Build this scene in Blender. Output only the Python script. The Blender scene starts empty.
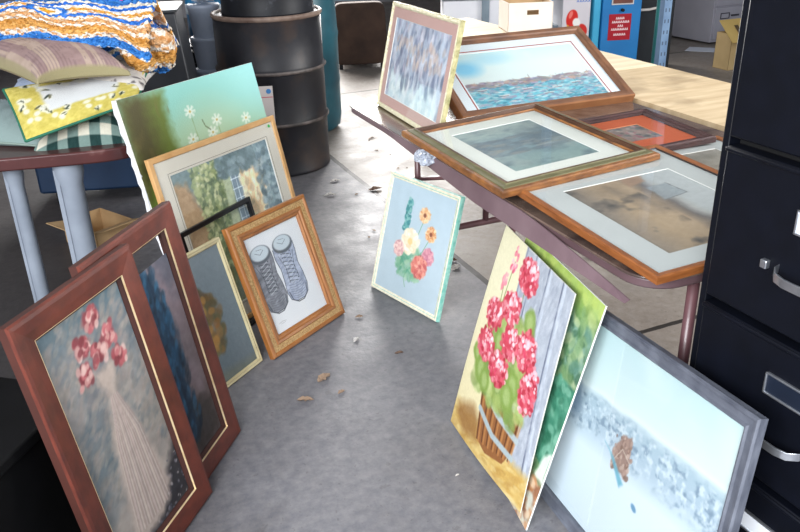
import bpy, bmesh, math, random
import numpy as np
from mathutils import Vector, Matrix
R = math.radians
C = bpy.context.scene.collection
scn = bpy.context.scene

# ------------------------------------------------------------------ camera
cam_d = bpy.data.cameras.new('camera'); cam = bpy.data.objects.new('camera', cam_d); C.objects.link(cam)
cam_d.sensor_width = 36.0; cam_d.lens = 36.0; cam_d.clip_start = 0.02; cam_d.clip_end = 200   # 800 px focal length at 800 px wide
_p, _r = R(25), R(-1.65)
_F = Vector((0, math.cos(_p), -math.sin(_p))); _R0 = Vector((1, 0, 0)); _U0 = _R0.cross(_F)
_Rt = _R0 * math.cos(_r) + _U0 * math.sin(_r); _Up = _U0 * math.cos(_r) - _R0 * math.sin(_r)
cam.matrix_world = Matrix(((_Rt.x, _Up.x, -_F.x, 0), (_Rt.y, _Up.y, -_F.y, 0), (_Rt.z, _Up.z, -_F.z, 1.45), (0, 0, 0, 1)))
cam_d.dof.use_dof = False
scn.camera = cam

# ------------------------------------------------------------------ light
def srgb(c):
    if isinstance(c, str):
        c = c.lstrip('#'); c = [int(c[i:i + 2], 16) / 255 for i in (0, 2, 4)]
    return [(x / 12.92 if x <= .04045 else ((x + .055) / 1.055) ** 2.4) for x in c]
w = bpy.data.worlds.new('world'); scn.world = w; w.use_nodes = True
w.node_tree.nodes['Background'].inputs[0].default_value = (*srgb('#dfe8f5'), 1)
w.node_tree.nodes['Background'].inputs[1].default_value = 0.62
def area(name, loc, target, sx, sy, power, col=(1, 1, 1), spread=180):
    l = bpy.data.lights.new(name, 'AREA'); l.shape = 'RECTANGLE'; l.size = sx; l.size_y = sy; l.energy = power; l.color = col; l.spread = R(spread)
    o = bpy.data.objects.new(name, l); C.objects.link(o); o.location = loc
    o.rotation_euler = (Vector(target) - Vector(loc)).to_track_quat('-Z', 'Y').to_euler()
    return o
area('daylight_back_door', (-1.0, 9.2, 1.85), (0.0, 3.2, 0.4), 3.4, 2.1, 150, (1, .98, .96), 100)
area('daylight_side_door', (4.6, 2.6, 2.3), (0.5, 2.8, 0.7), 2.4, 1.8, 75, (1, .98, .95), 120)
area('daylight_front_door', (-1.4, -1.9, 2.3), (0.35, 2.3, 0.3), 3.2, 1.9, 165, (.96, .98, 1), 150)
scn.view_settings.view_transform = 'Standard'; scn.view_settings.look = 'None'
scn.view_settings.exposure = 0.75; scn.view_settings.gamma = 1.0; scn.view_settings.use_curve_mapping = False

# ------------------------------------------------------------------ materials
_M = {}
def mat(name, c1, c2=None, scale=8, stretch=(1, 1, 1), rough=.6, metal=0, bump=0, bscale=None, detail=4, lo=.3, hi=.7, coat=0, spec=.5, c3=None, c3lo=.6, c3hi=.7, c3scale=3, alpha=None):
    if name in _M: return _M[name]
    m = bpy.data.materials.new(name); m.use_nodes = True; nt = m.node_tree; N = nt.nodes; L = nt.links
    b = N['Principled BSDF']; b.inputs['Roughness'].default_value = rough; b.inputs['Metallic'].default_value = metal
    b.inputs['Coat Weight'].default_value = coat; b.inputs['Coat Roughness'].default_value = .08
    b.inputs['Specular IOR Level'].default_value = spec
    tc = N.new('ShaderNodeTexCoord'); mp = N.new('ShaderNodeMapping'); mp.inputs['Scale'].default_value = stretch
    L.new(tc.outputs['Object'], mp.inputs[0])
    no = N.new('ShaderNodeTexNoise'); no.inputs['Scale'].default_value = scale; no.inputs['Detail'].default_value = detail
    L.new(mp.outputs[0], no.inputs['Vector'])
    cr = N.new('ShaderNodeValToRGB'); cr.color_ramp.elements[0].position = lo; cr.color_ramp.elements[1].position = hi
    cr.color_ramp.elements[0].color = (*srgb(c1), 1); cr.color_ramp.elements[1].color = (*srgb(c2 or c1), 1)
    L.new(no.outputs['Fac'], cr.inputs[0]); out = cr.outputs[0]
    if c3:
        n2 = N.new('ShaderNodeTexNoise'); n2.inputs['Scale'].default_value = c3scale; n2.inputs['Detail'].default_value = 6
        L.new(tc.outputs['Object'], n2.inputs['Vector'])
        r2 = N.new('ShaderNodeValToRGB'); r2.color_ramp.elements[0].position = c3lo; r2.color_ramp.elements[1].position = c3hi
        L.new(n2.outputs['Fac'], r2.inputs[0])
        mx = N.new('ShaderNodeMix'); mx.data_type = 'RGBA'; L.new(r2.outputs[0], mx.inputs[0]); L.new(out, mx.inputs[6]); mx.inputs[7].default_value = (*srgb(c3), 1)
        out = mx.outputs[2]
    L.new(out, b.inputs['Base Color'])
    if bump:
        n3 = N.new('ShaderNodeTexNoise'); n3.inputs['Scale'].default_value = bscale or scale * 3; n3.inputs['Detail'].default_value = 5
        L.new(mp.outputs[0], n3.inputs['Vector']); bu = N.new('ShaderNodeBump'); bu.inputs['Strength'].default_value = bump; bu.inputs['Distance'].default_value = .01
        L.new(n3.outputs['Fac'], bu.inputs['Height']); L.new(bu.outputs[0], b.inputs['Normal'])
    _M[name] = m; return m
def paint_mat(name, rough=.55, coat=0, bump=0, bscale=120, wave=False):
    if name in _M: return _M[name]
    m = bpy.data.materials.new(name); m.use_nodes = True; nt = m.node_tree; N = nt.nodes; L = nt.links
    b = N['Principled BSDF']; b.inputs['Roughness'].default_value = rough; b.inputs['Coat Weight'].default_value = coat; b.inputs['Coat Roughness'].default_value = .1
    b.inputs['Specular IOR Level'].default_value = .3
    a = N.new('ShaderNodeAttribute'); a.attribute_name = 'paint'; L.new(a.outputs['Color'], b.inputs['Base Color'])
    if bump:
        tc = N.new('ShaderNodeTexCoord')
        n3 = N.new('ShaderNodeTexVoronoi' if wave else 'ShaderNodeTexNoise'); n3.inputs['Scale'].default_value = bscale
        L.new(tc.outputs['Object'], n3.inputs['Vector']); bu = N.new('ShaderNodeBump'); bu.inputs['Strength'].default_value = bump; bu.inputs['Distance'].default_value = .01
        if wave: bu.invert = True
        L.new(n3.outputs[0], bu.inputs['Height']); L.new(bu.outputs[0], b.inputs['Normal'])
    _M[name] = m; return m
def glass_mat():
    if 'picture_glass' in _M: return _M['picture_glass']
    m = bpy.data.materials.new('picture_glass'); m.use_nodes = True; nt = m.node_tree; N = nt.nodes; L = nt.links
    N.remove(N['Principled BSDF']); o = N['Material Output']
    t = N.new('ShaderNodeBsdfTransparent'); g = N.new('ShaderNodeBsdfGlossy'); g.inputs['Roughness'].default_value = .04
    t.inputs[0].default_value = (.97, .98, .98, 1)
    f0 = N.new('ShaderNodeFresnel'); f0.inputs[0].default_value = 1.45
    ge = N.new('ShaderNodeNewGeometry'); inv = N.new('ShaderNodeMath'); inv.operation = 'SUBTRACT'; inv.inputs[0].default_value = 1; L.new(ge.outputs['Backfacing'], inv.inputs[1])
    f = N.new('ShaderNodeMath'); f.operation = 'MULTIPLY'; L.new(f0.outputs[0], f.inputs[0]); L.new(inv.outputs[0], f.inputs[1])
    mx = N.new('ShaderNodeMixShader'); L.new(f.outputs[0], mx.inputs[0]); L.new(t.outputs[0], mx.inputs[1]); L.new(g.outputs[0], mx.inputs[2]); L.new(mx.outputs[0], o.inputs[0])
    _M['picture_glass'] = m; return m

# ------------------------------------------------------------------ mesh helpers
class MB:
    def __init__(s): s.v = []; s.f = []; s.m = []
    def add(s, vs, fs, mi=0):
        k = len(s.v); s.v += [tuple(v) for v in vs]; s.f += [tuple(i + k for i in f) for f in fs]; s.m += [mi] * len(fs)
    def box(s, a, b, mi=0, M=None):
        x0, y0, z0 = a; x1, y1, z1 = b
        vs = [(x0, y0, z0), (x1, y0, z0), (x1, y1, z0), (x0, y1, z0), (x0, y0, z1), (x1, y0, z1), (x1, y1, z1), (x0, y1, z1)]
        if M is not None: vs = [M @ Vector(v) for v in vs]
        s.add(vs, [(0, 3, 2, 1), (4, 5, 6, 7), (0, 1, 5, 4), (1, 2, 6, 5), (2, 3, 7, 6), (3, 0, 4, 7)], mi)
    def lathe(s, prof, c=(0, 0, 0), n=48, mi=0, cap=True):
        vs = []; fs = []
        for r, z in prof:
            for i in range(n):
                a = 2 * math.pi * i / n; vs.append((c[0] + r * math.cos(a), c[1] + r * math.sin(a), c[2] + z))
        for j in range(len(prof) - 1):
            for i in range(n): fs.append((j * n + i, j * n + (i + 1) % n, (j + 1) * n + (i + 1) % n, (j + 1) * n + i))
        if cap: fs.append(tuple(range(n))[::-1]); fs.append(tuple((len(prof) - 1) * n + i for i in range(n)))
        s.add(vs, fs, mi)
    def tube(s, pts, r, n=10, mi=0):
        pts = [Vector(p) for p in pts]; vs = []; fs = []; up = Vector((0, 0, 1))
        t0 = (pts[1] - pts[0]).normalized(); a = t0.cross(up)
        if a.length < .01: a = t0.cross(Vector((1, 0, 0)))
        a.normalize()
        for k, p in enumerate(pts):
            t = (pts[min(k + 1, len(pts) - 1)] - pts[max(k - 1, 0)]).normalized()
            a = (a - t * a.dot(t)).normalized(); b = t.cross(a)
            rr = r[k] if isinstance(r, (list, tuple)) else r
            for i in range(n):
                an = 2 * math.pi * i / n; vs.append(p + a * math.cos(an) * rr + b * math.sin(an) * rr)
        for j in range(len(pts) - 1):
            for i in range(n): fs.append((j * n + i, j * n + (i + 1) % n, (j + 1) * n + (i + 1) % n, (j + 1) * n + i))
        fs.append(tuple(range(n))[::-1]); fs.append(tuple((len(pts) - 1) * n + i for i in range(n)))
        s.add(vs, fs, mi)
    def prism(s, poly, z0, z1, mi=0):
        n = len(poly); vs = [(x, y, z0) for x, y in poly] + [(x, y, z1) for x, y in poly]
        s.add(vs, [tuple(range(n))[::-1], tuple(range(n, 2 * n))] + [(i, (i + 1) % n, n + (i + 1) % n, n + i) for i in range(n)], mi)
    def build(s, name, mats, parent=None, smooth=False, bevel=0, loc=None, rotz=None):
        me = bpy.data.meshes.new(name); me.from_pydata(s.v, [], s.f)
        for m in (mats if isinstance(mats, (list, tuple)) else [mats]): me.materials.append(m)
        me.polygons.foreach_set('material_index', s.m)
        bm = bmesh.new(); bm.from_mesh(me); bmesh.ops.recalc_face_normals(bm, faces=bm.faces); bm.to_mesh(me); bm.free()
        if smooth: me.shade_smooth()
        me.update()
        o = bpy.data.objects.new(name, me); C.objects.link(o)
        if parent: o.parent = parent
        if bevel:
            b = o.modifiers.new('bevel', 'BEVEL'); b.width = bevel; b.segments = 2; b.limit_method = 'ANGLE'; b.angle_limit = R(35); b.harden_normals = False
        if smooth == 'auto' or bevel:
            try: me.set_sharp_from_angle(angle=R(35))
            except Exception: pass
        if loc: o.location = loc
        if rotz is not None: o.rotation_euler = (0, 0, rotz)
        return o
def rbox(mb, cx, cy, cz, sx, sy, sz, p=6, n=20, taper=0):
    vs = []; fs = []
    for j in range(n + 1):
        ph = -math.pi / 2 + math.pi * j / n
        for i in range(2 * n):
            th = math.pi * i / n; f = lambda c: math.copysign(abs(c) ** (2 / p), c)
            x, y, z = f(math.cos(ph)) * f(math.cos(th)), f(math.cos(ph)) * f(math.sin(th)), f(math.sin(ph)); k = 1 - taper * (z + 1) / 2
            vs.append((cx + sx * x * k, cy + sy * y, cz + sz * z))
    m_ = 2 * n
    for j in range(n):
        for i in range(m_): fs.append((j * m_ + i, j * m_ + (i + 1) % m_, (j + 1) * m_ + (i + 1) % m_, (j + 1) * m_ + i))
    mb.add(vs, fs)
def tag(o, label=None, cat=None, group=None, kind=None):
    if label: o['label'] = label
    if cat: o['category'] = cat
    if group: o['group'] = group
    if kind: o['kind'] = kind
    return o
def empty(name, label, cat, loc=(0, 0, 0), rotz=0, group=None):
    o = bpy.data.objects.new(name, None); C.objects.link(o); o.location = loc; o.rotation_euler = (0, 0, rotz); o.empty_display_size = .05
    return tag(o, label, cat, group)

# ------------------------------------------------------------------ painter: colours of each picture as vertex colours of a fine grid
class Art:
    """U, V run over the whole picture; W, H are its size in metres"""
    def __init__(s, W, H, u0=0, u1=1, v0=0, v1=1, px=.0022, seed=1):
        s.W, s.H = W, H; s.nx = max(8, int((u1 - u0) * W / px)); s.ny = max(8, int((v1 - v0) * H / px))
        s.u0, s.u1, s.v0, s.v1 = u0, u1, v0, v1
        s.U, s.V = np.meshgrid(np.linspace(u0, u1, s.nx), np.linspace(v0, v1, s.ny))
        s.X, s.Y = s.U * W, s.V * H; s.c = np.ones((s.ny, s.nx, 3)) * .8; s.rng = np.random.RandomState(seed)
    def col(s, c):
        if isinstance(c, str): c = c.lstrip('#'); c = [int(c[i:i + 2], 16) / 255 for i in (0, 2, 4)]
        return np.array(c)
    def fill(s, c): s.c[:] = s.col(c)
    def grad(s, stops, A=None):
        A = s.V if A is None else A; ks = [k for k, _ in stops]; cs = [s.col(c) for _, c in stops]
        for i in range(3): s.c[..., i] = np.interp(A, ks, [c[i] for c in cs])
    def blend(s, m, c):
        m = np.clip(m, 0, 1)[..., None]; c = s.col(c) if not isinstance(c, np.ndarray) else c; s.c = s.c * (1 - m) + c * m
    def noise(s, sc, seed=0, ax=1., ay=1., ang=0, octv=3):
        rng = np.random.RandomState(seed); out = np.zeros_like(s.X); ca, sa = math.cos(ang), math.sin(ang)
        x = (s.X * ca + s.Y * sa) * ax / sc; y = (-s.X * sa + s.Y * ca) * ay / sc; amp = 1; tot = 0
        for o in range(octv):
            G = rng.rand(64, 64); xi = np.floor(x).astype(int); yi = np.floor(y).astype(int); fx = x - xi; fy = y - yi
            fx = fx * fx * (3 - 2 * fx); fy = fy * fy * (3 - 2 * fy)
            g = lambda a, b: G[(yi + b) % 64, (xi + a) % 64]
            out += amp * ((g(0, 0) * (1 - fx) + g(1, 0) * fx) * (1 - fy) + (g(0, 1) * (1 - fx) + g(1, 1) * fx) * fy); tot += amp; amp *= .5; x = x * 2.03; y = y * 2.03
        return out / tot
    def mottle(s, amt, sc=.02, seed=5, **k): s.c = np.clip(s.c + (s.noise(sc, seed, **k) - .5)[..., None] * amt, 0, 1)
    def ell(s, u, v, ru, rv, c, ang=0, soft=.25, op=1, rag=0, seed=3):
        """radii in metres"""
        dx = s.X - u * s.W; dy = s.Y - v * s.H; ca, sa = math.cos(ang), math.sin(ang)
        d = np.sqrt(((dx * ca + dy * sa) / ru) ** 2 + ((-dx * sa + dy * ca) / rv) ** 2)
        if rag: d = d + (s.noise(min(ru, rv) * .6, seed) - .5) * rag
        s.blend(np.clip((1 + soft / 2 - d) / soft, 0, 1) * op, c)
    def poly(s, pts, c, soft=.003, op=1, rag=0, seed=3):
        P = [(p[0] * s.W, p[1] * s.H) for p in pts]; n = len(P); ins = np.zeros(s.X.shape, bool); D = np.full(s.X.shape, 1e9)
        for i in range(n):
            x0, y0 = P[i]; x1, y1 = P[(i + 1) % n]
            dx, dy = x1 - x0, y1 - y0
            t = np.clip(((s.X - x0) * dx + (s.Y - y0) * dy) / (dx * dx + dy * dy + 1e-12), 0, 1)
            D = np.minimum(D, np.hypot(s.X - x0 - t * dx, s.Y - y0 - t * dy))
            if abs(dy) > 1e-12: ins ^= ((y0 > s.Y) != (y1 > s.Y)) & (s.X < dx * (s.Y - y0) / dy + x0)
        sd = np.where(ins, D, -D)
        if rag: sd = sd + (s.noise(.02, seed) - .5) * rag
        s.blend(np.clip(sd / soft + .5, 0, 1) * op, c)
    def line(s, pts, wd, c, op=1, soft=.6):
        D = np.full(s.X.shape, 1e9)
        for (u0, v0), (u1, v1) in zip(pts[:-1], pts[1:]):
            x0, y0, x1, y1 = u0 * s.W, v0 * s.H, u1 * s.W, v1 * s.H; dx, dy = x1 - x0, y1 - y0
            t = np.clip(((s.X - x0) * dx + (s.Y - y0) * dy) / (dx * dx + dy * dy + 1e-12), 0, 1)
            D = np.minimum(D, np.hypot(s.X - x0 - t * dx, s.Y - y0 - t * dy))
        s.blend(np.clip((wd / 2 - D) / (wd * soft / 2 + 1e-9) + .5, 0, 1) * op, c)
    def dabs(s, n, box, size, cols, asp=1.6, ang=None, op=.85, inside=None, seed=None):
        """small brush marks; box in uv, size in metres"""
        rng = np.random.RandomState(seed) if seed is not None else s.rng; k = 0
        du = (s.u1 - s.u0) / (s.nx - 1) * s.W; dv = (s.v1 - s.v0) / (s.ny - 1) * s.H
        for _ in range(n):
            u = box[0] + rng.rand() * (box[1] - box[0]); v = box[2] + rng.rand() * (box[3] - box[2])
            if inside and not inside(u, v): continue
            r = size * (.6 + .8 * rng.rand()); a = (rng.rand() * math.pi) if ang is None else ang + (rng.rand() - .5) * .7
            c = s.col(cols[rng.randint(len(cols))]) + (rng.rand() - .5) * .06
            cx, cy = (u - s.u0) / (s.u1 - s.u0) * (s.nx - 1), (v - s.v0) / (s.v1 - s.v0) * (s.ny - 1)
            hx, hy = int(r * asp / du) + 2, int(r * asp / dv) + 2
            x0, x1, y0, y1 = max(0, int(cx) - hx), min(s.nx, int(cx) + hx + 1), max(0, int(cy) - hy), min(s.ny, int(cy) + hy + 1)
            if x0 >= x1 or y0 >= y1: continue
            dx = s.X[y0:y1, x0:x1] - u * s.W; dy = s.Y[y0:y1, x0:x1] - v * s.H; ca, sa = math.cos(a), math.sin(a)
            d = np.sqrt(((dx * ca + dy * sa) / (r * asp)) ** 2 + ((-dx * sa + dy * ca) / r) ** 2)
            m = (np.clip((1.25 - d) / .5, 0, 1) * op)[..., None]
            s.c[y0:y1, x0:x1] = s.c[y0:y1, x0:x1] * (1 - m) + np.clip(c, 0, 1) * m
    def mesh(s, name, fn, m, parent=None, smooth=True):
        """fn(u, v arrays) -> x, y, z arrays"""
        x, y, z = fn(s.U, s.V); co = np.stack([x, y, z], -1).reshape(-1, 3); nx, ny = s.nx, s.ny
        i = np.arange(nx * ny).reshape(ny, nx); q = np.stack([i[:-1, :-1], i[:-1, 1:], i[1:, 1:], i[1:, :-1]], -1).reshape(-1, 4)
        me = bpy.data.meshes.new(name); me.vertices.add(len(co)); me.vertices.foreach_set('co', co.ravel().astype(np.float32))
        me.loops.add(q.size); me.loops.foreach_set('vertex_index', q.ravel().astype(np.int32))
        me.polygons.add(len(q)); me.polygons.foreach_set('loop_start', (np.arange(len(q)) * 4).astype(np.int32))
        me.update(calc_edges=True)
        a = me.attributes.new('paint', 'FLOAT_COLOR', 'POINT'); c = np.clip(s.c, 0, 1); lin = np.where(c <= .04045, c / 12.92, ((c + .055) / 1.055) ** 2.4)
        a.data.foreach_set('color', np.concatenate([lin, np.ones((ny, nx, 1))], -1).astype(np.float32).ravel())
        me.materials.append(m)
        if smooth: me.shade_smooth()
        o = bpy.data.objects.new(name, me); C.objects.link(o)
        if parent: o.parent = parent
        return o

# ------------------------------------------------------------------ picture builder
def rig(name, label, cat, x, y, z, a, l, w, h, t=0, group=None):
    """Empty at the middle of the bottom edge; local x along the picture, y up it, z out of its face"""
    a, l, t = R(a), R(l), R(t)
    u = Vector((math.cos(a) * math.cos(t), math.sin(a) * math.cos(t), math.sin(t)))
    v0 = Vector((-math.sin(a) * math.sin(l), math.cos(a) * math.sin(l), math.cos(l)))
    n = u.cross(v0).normalized(); v = n.cross(u)
    B = Vector((x, y, z)) + u * w / 2
    o = empty(name, label, cat, group=group)
    o.matrix_world = Matrix(((u.x, v.x, n.x, B.x), (u.y, v.y, n.y, B.y), (u.z, v.z, n.z, B.z), (0, 0, 0, 1)))
    return o
def ring(name, w, h, prof, mats, parent, smooth=False):
    """mitred moulding: prof = [(inset, z, material of the strip to the next point)]"""
    mb = MB(); vs = []; 
    for d, z, _ in prof:
        l_, b_, r_, t_ = d if isinstance(d, tuple) else (d, d, d, d)
        vs += [(-w / 2 + l_, b_, z), (w / 2 - r_, b_, z), (w / 2 - r_, h - t_, z), (-w / 2 + l_, h - t_, z)]
    k = len(prof)
    for j in range(k):
        for i in range(4):
            a, b = j * 4 + i, j * 4 + (i + 1) % 4; jn = (j + 1) % k; c, d = jn * 4 + (i + 1) % 4, jn * 4 + i
            mb.add([vs[a], vs[b], vs[c], vs[d]], [(0, 1, 2, 3)], prof[j][2])
    o = mb.build(name, mats, parent); 
    bm = bmesh.new(); bm.from_mesh(o.data); bmesh.ops.remove_doubles(bm, verts=bm.verts, dist=1e-6); bmesh.ops.recalc_face_normals(bm, faces=bm.faces); bm.to_mesh(o.data); bm.free()
    return o
def slab(name, w, h, ins, z0, z1, m, parent):
    mb = MB(); mb.box((-w / 2 + ins, ins, z0), (w / 2 - ins, h - ins, z1)); return mb.build(name, m, parent)
def art_panel(art, root, z, m, name='print'):
    W, H = art.W, art.H
    return art.mesh(name, lambda U, V: ((U - .5) * W, V * H, np.full_like(U, z)), m, root, smooth=False)
M_BACK = mat('brown_backing_paper', '#6d5a45', '#5b4a38', 20, rough=.9)
def boarded(root, w, h, fw, rec, mats_m, mat_in=None, glass=True, th=.02):
    slab('backing_board', w, h, fw * .5, -th + .001, -rec - .0035, M_BACK, root)
    if mat_in:   # mat_in = inset of the window from the outer edge on each side
        ring('mat_board', w, h, [(fw - .004, -rec + .0005, 0), (tuple(q - .0015 for q in mat_in) if isinstance(mat_in, tuple) else mat_in - .0015, -rec + .0005, 1), (mat_in, -rec - .0015, 0), (fw - .004, -rec - .0015, 0)], mats_m, root)
    if glass:
        slab('glass_pane', w, h, fw - .003, -rec + .003, -rec + .004, glass_mat(), root)
P_PRINT = paint_mat('printed_paper', .6)
P_OIL = paint_mat('oil_paint', .5, bump=.12, bscale=160)

# ================================================================== SETTING
AX = Vector((.391, -.920, 0)); NX = Vector((.920, .391, 0)); ROT = R(23.0)       # the building's own axes
def rc(s, p, z=0): return AX * s + NX * p + Vector((0, 0, z))
# floor
fl = MB(); fl.box((-7, -9, -.12), (9, 12, 0)); 
def floor_mat():
    m = bpy.data.materials.new('concrete_floor'); m.use_nodes = True; nt = m.node_tree; N = nt.nodes; L = nt.links; b = N['Principled BSDF']
    tc = N.new('ShaderNodeTexCoord'); sp = N.new('ShaderNodeSeparateXYZ'); L.new(tc.outputs['Object'], sp.inputs[0])
    def math_(op, a, b_=None, c=None):
        n = N.new('ShaderNodeMath'); n.operation = op
        for i, v in enumerate((a, b_, c)):
            if v is None: continue
            if isinstance(v, (int, float)): n.inputs[i].default_value = v
            else: L.new(v, n.inputs[i])
        return n.outputs[0]
    def noise(sc, det=6, rough=.6, vec=None):
        n = N.new('ShaderNodeTexNoise'); n.inputs['Scale'].default_value = sc; n.inputs['Detail'].default_value = det; n.inputs['Roughness'].default_value = rough
        L.new(vec or tc.outputs['Object'], n.inputs['Vector']); return n.outputs['Fac']
    def ramp(f, stops):
        r = N.new('ShaderNodeValToRGB'); e = r.color_ramp.elements
        e[0].position = stops[0][0]; e[0].color = (*srgb(stops[0][1]), 1); e[1].position = stops[-1][0]; e[1].color = (*srgb(stops[-1][1]), 1)
        for p, c in stops[1:-1]: k = e.new(p); k.color = (*srgb(c), 1)
        L.new(f, r.inputs[0]); return r.outputs[0]
    def mix(f, a, b_):
        n = N.new('ShaderNodeMix'); n.data_type = 'RGBA'; L.new(f, n.inputs[0]); L.new(a, n.inputs[6])
        if isinstance(b_, str): n.inputs[7].default_value = (*srgb(b_), 1)
        else: L.new(b_, n.inputs[7])
        return n.outputs[2]
    X, Y = sp.outputs[0], sp.outputs[1]
    wob = math_('MULTIPLY', math_('SUBTRACT', noise(3), .5), .02)
    Xw = math_('ADD', X, wob); Yw = math_('ADD', Y, wob)
    right = math_('GREATER_THAN', Xw, 1.469)
    smooth_slab = ramp(noise(1.3), [(.3, '#63636a'), (.5, '#6c6c72'), (.7, '#77777b')])
    old_slab = ramp(noise(1.7), [(.3, '#70675f'), (.5, '#857c74'), (.72, '#948d85')])
    col = mix(right, smooth_slab, old_slab)
    fine = ramp(noise(28, 8, .7), [(.35, '#000000'), (.65, '#ffffff')])
    fm = math_('MULTIPLY', fine, .22); col = mix(fm, col, '#c0bcb8')
    col = mix(math_('MULTIPLY', math_('GREATER_THAN', noise(60, 3, .6), .66), .3), col, '#3c3a3a'); st = math_('GREATER_THAN', noise(9, 6, .65), .655); col = mix(math_('MULTIPLY', st, .25), col, '#4e4a48')
    sm = N.new('ShaderNodeMapRange'); sm.inputs[1].default_value = .52; sm.inputs[2].default_value = .75; L.new(noise(2.4, 8, .7), sm.inputs[0])
    col = mix(math_('MULTIPLY', sm.outputs[0], .35), col, '#5f5b5c')
    # brown dirt and the shade under the left table, both put into the floor colour
    dirt_shade = N.new('ShaderNodeMapRange'); dirt_shade.inputs[1].default_value = .30; dirt_shade.inputs[2].default_value = -.05; L.new(math_('ADD', X, math_('MULTIPLY', math_('SUBTRACT', noise(4), .5), .5)), dirt_shade.inputs[0])
    col = mix(math_('MULTIPLY', dirt_shade.outputs[0], .8), col, '#2b2420')
    j1 = math_('LESS_THAN', math_('ABSOLUTE', math_('SUBTRACT', Xw, 1.469)), .014)
    jl = None
    for sy in (1.958, 6.07, 9.9):
        j = math_('LESS_THAN', math_('ABSOLUTE', math_('SUBTRACT', Yw, sy)), .011); jl = j if jl is None else math_('MAXIMUM', jl, j)
    joint = math_('MAXIMUM', j1, math_('MULTIPLY', jl, right))
    col = mix(math_('MULTIPLY', joint, .95), col, '#1c1816')
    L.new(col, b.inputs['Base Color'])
    rr = N.new('ShaderNodeMapRange'); rr.inputs[1].default_value = .3; rr.inputs[2].default_value = .7; rr.inputs[3].default_value = .42; rr.inputs[4].default_value = .62; b.inputs['Specular IOR Level'].default_value = .35; L.new(noise(5), rr.inputs[0]); L.new(rr.outputs[0], b.inputs['Roughness'])
    bu = N.new('ShaderNodeBump'); bu.inputs['Strength'].default_value = .15; bu.inputs['Distance'].default_value = .01
    L.new(math_('SUBTRACT', noise(45, 4), math_('MULTIPLY', joint, 2.0)), bu.inputs['Height']); L.new(bu.outputs[0], b.inputs['Normal'])
    return m
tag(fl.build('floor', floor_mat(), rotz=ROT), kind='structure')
M_WALL = mat('grey_block_wall', '#8d8b90', '#a09ea2', 2.5, rough=.9, bump=.1)
def wall(name, s0, s1, p0, p1, z0, z1):   # box in the building's axes (s along AX, p along NX)
    mb = MB(); mb.box((p0, -s1, z0), (p1, -s0, z1)); return tag(mb.build(name, M_WALL, rotz=ROT), kind='structure')
wall('wall_back', -11.6, -11.4, -3.3, 7.5, 0, 3.2)
wall('wall_left', -11.4, -2.0, -3.3, -3.1, 0, 3.2)
wall('wall_right', -11.4, -3.4, 7.3, 7.5, 0, 3.2)
cl = MB(); cl.box((-3.3, 1.0, 3.2), (7.5, 11.6, 3.3)); tag(cl.build('ceiling', mat('white_roof_panel', '#b9bcc0', '#c6c8cb', 2, rough=.8), rotz=ROT), kind='structure')

# ================================================================== PICTURES LEANING ON THE LEFT
M_MAHOG = mat('reddish_wood', '#4e2118', '#6c3022', 6, (3, 3, 30), .45, coat=.12, bump=.05, c3='#3a1811', c3lo=.5, c3hi=.8)
M_GOLD = mat('gold_line', '#d9b98a', '#f0dcb4', 30, rough=.35, metal=.3)
M_DARKE = mat('dark_frame_edge', '#3a1c16', '#4a241c', 10, rough=.6)
def wood_frame_big(root, w, h):
    ring('frame', w, h, [(.001, -.027, 1), (0, -.006, 0), (.004, -.001, 0), (.012, 0, 0), (.034, -.002, 0), (.056, -.005, 1), (.0575, -.010, 1), (.066, -.017, 1), (.066, -.027, 1)], [M_MAHOG, M_DARKE], root)
    g = ring('gold_trim', w, h, [(.0563, -.0046, 0), (.0572, -.0046, 0), (.0584, -.0088, 0), (.0575, -.0098, 0)], [M_GOLD], root); tag(g, 'thin gold line inside the moulding')
w, h = .419, .728
r1 = rig('framed_painting', 'nearest tall reddish frame at left, cream vase of pink blooms on cloudy print', 'picture', -.632, 1.295, .0045, 74.1, 9.4, w, h)
wood_frame_big(r1, w, h); slab('backing_board', w, h, .03, -.026, -.023, M_BACK, r1)
A = Art(w, h, .15, .85, .083, .917, seed=11)
A.grad([(0, '#3d3c40'), (.2, '#7a7470'), (.45, '#8a8680'), (.7, '#75767a'), (.95, '#5f6f78')]); n = A.noise(.10, 4, ax=.6, ang=.5); A.blend((n - .45) * 2.2, '#b5aaa0'); A.blend((A.noise(.13, 9) - .5) * 2.5, '#4d626e')
A.blend(np.clip((A.V - .8) * 5, 0, 1) * .5, '#4a6a74'); A.dabs(700, (.15, .85, .3, .93), .006, ['#8f8880', '#a39a90', '#6c757a', '#9c8f88'], 2.2, .6, .35)
A.poly([(.15, .085), (.9, .085), (.9, .33), (.75, .24), (.55, .2), (.3, .12)], '#26262c', .03, .9, .02)
A.dabs(60, (.5, .85, .09, .26), .003, ['#8a8690', '#5a5a68', '#c0b8b8'], 1.5, None, .6)
A.poly([(.44, .70), (.62, .70), (.56, .60), (.64, .46), (.72, .2), (.66, .13), (.42, .10), (.30, .085), (.33, .25), (.40, .48), (.49, .60)], '#b7a79c', .022, .95, .02)
for k in range(26):
    t = k / 25; A.line([(.50 + .06 * t, .60), (.42 + .22 * t, .45), (.34 + .34 * t, .14)], .0025 + .002 * (k % 3), ['#d8cabc', '#a08c86', '#c9b4ae', '#8d7f7c'][k % 4], .45)
for u, v, q in ((.44, .80, .026), (.56, .86, .030), (.64, .78, .026), (.53, .75, .022), (.38, .72, .02), (.68, .69, .018)):
    A.ell(u, v, q, q * .8, '#8f4a50', .4, .5, .9, .5); A.dabs(30, (u - .05, u + .05, v - .03, v + .03), .007, ['#9a4a50', '#b8666a', '#c99a94', '#d8b4ac', '#7c3a40'], 1.5, .8, .8)
A.mottle(.07, .012)
art_panel(A, r1, -.0195, P_PRINT)
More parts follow.
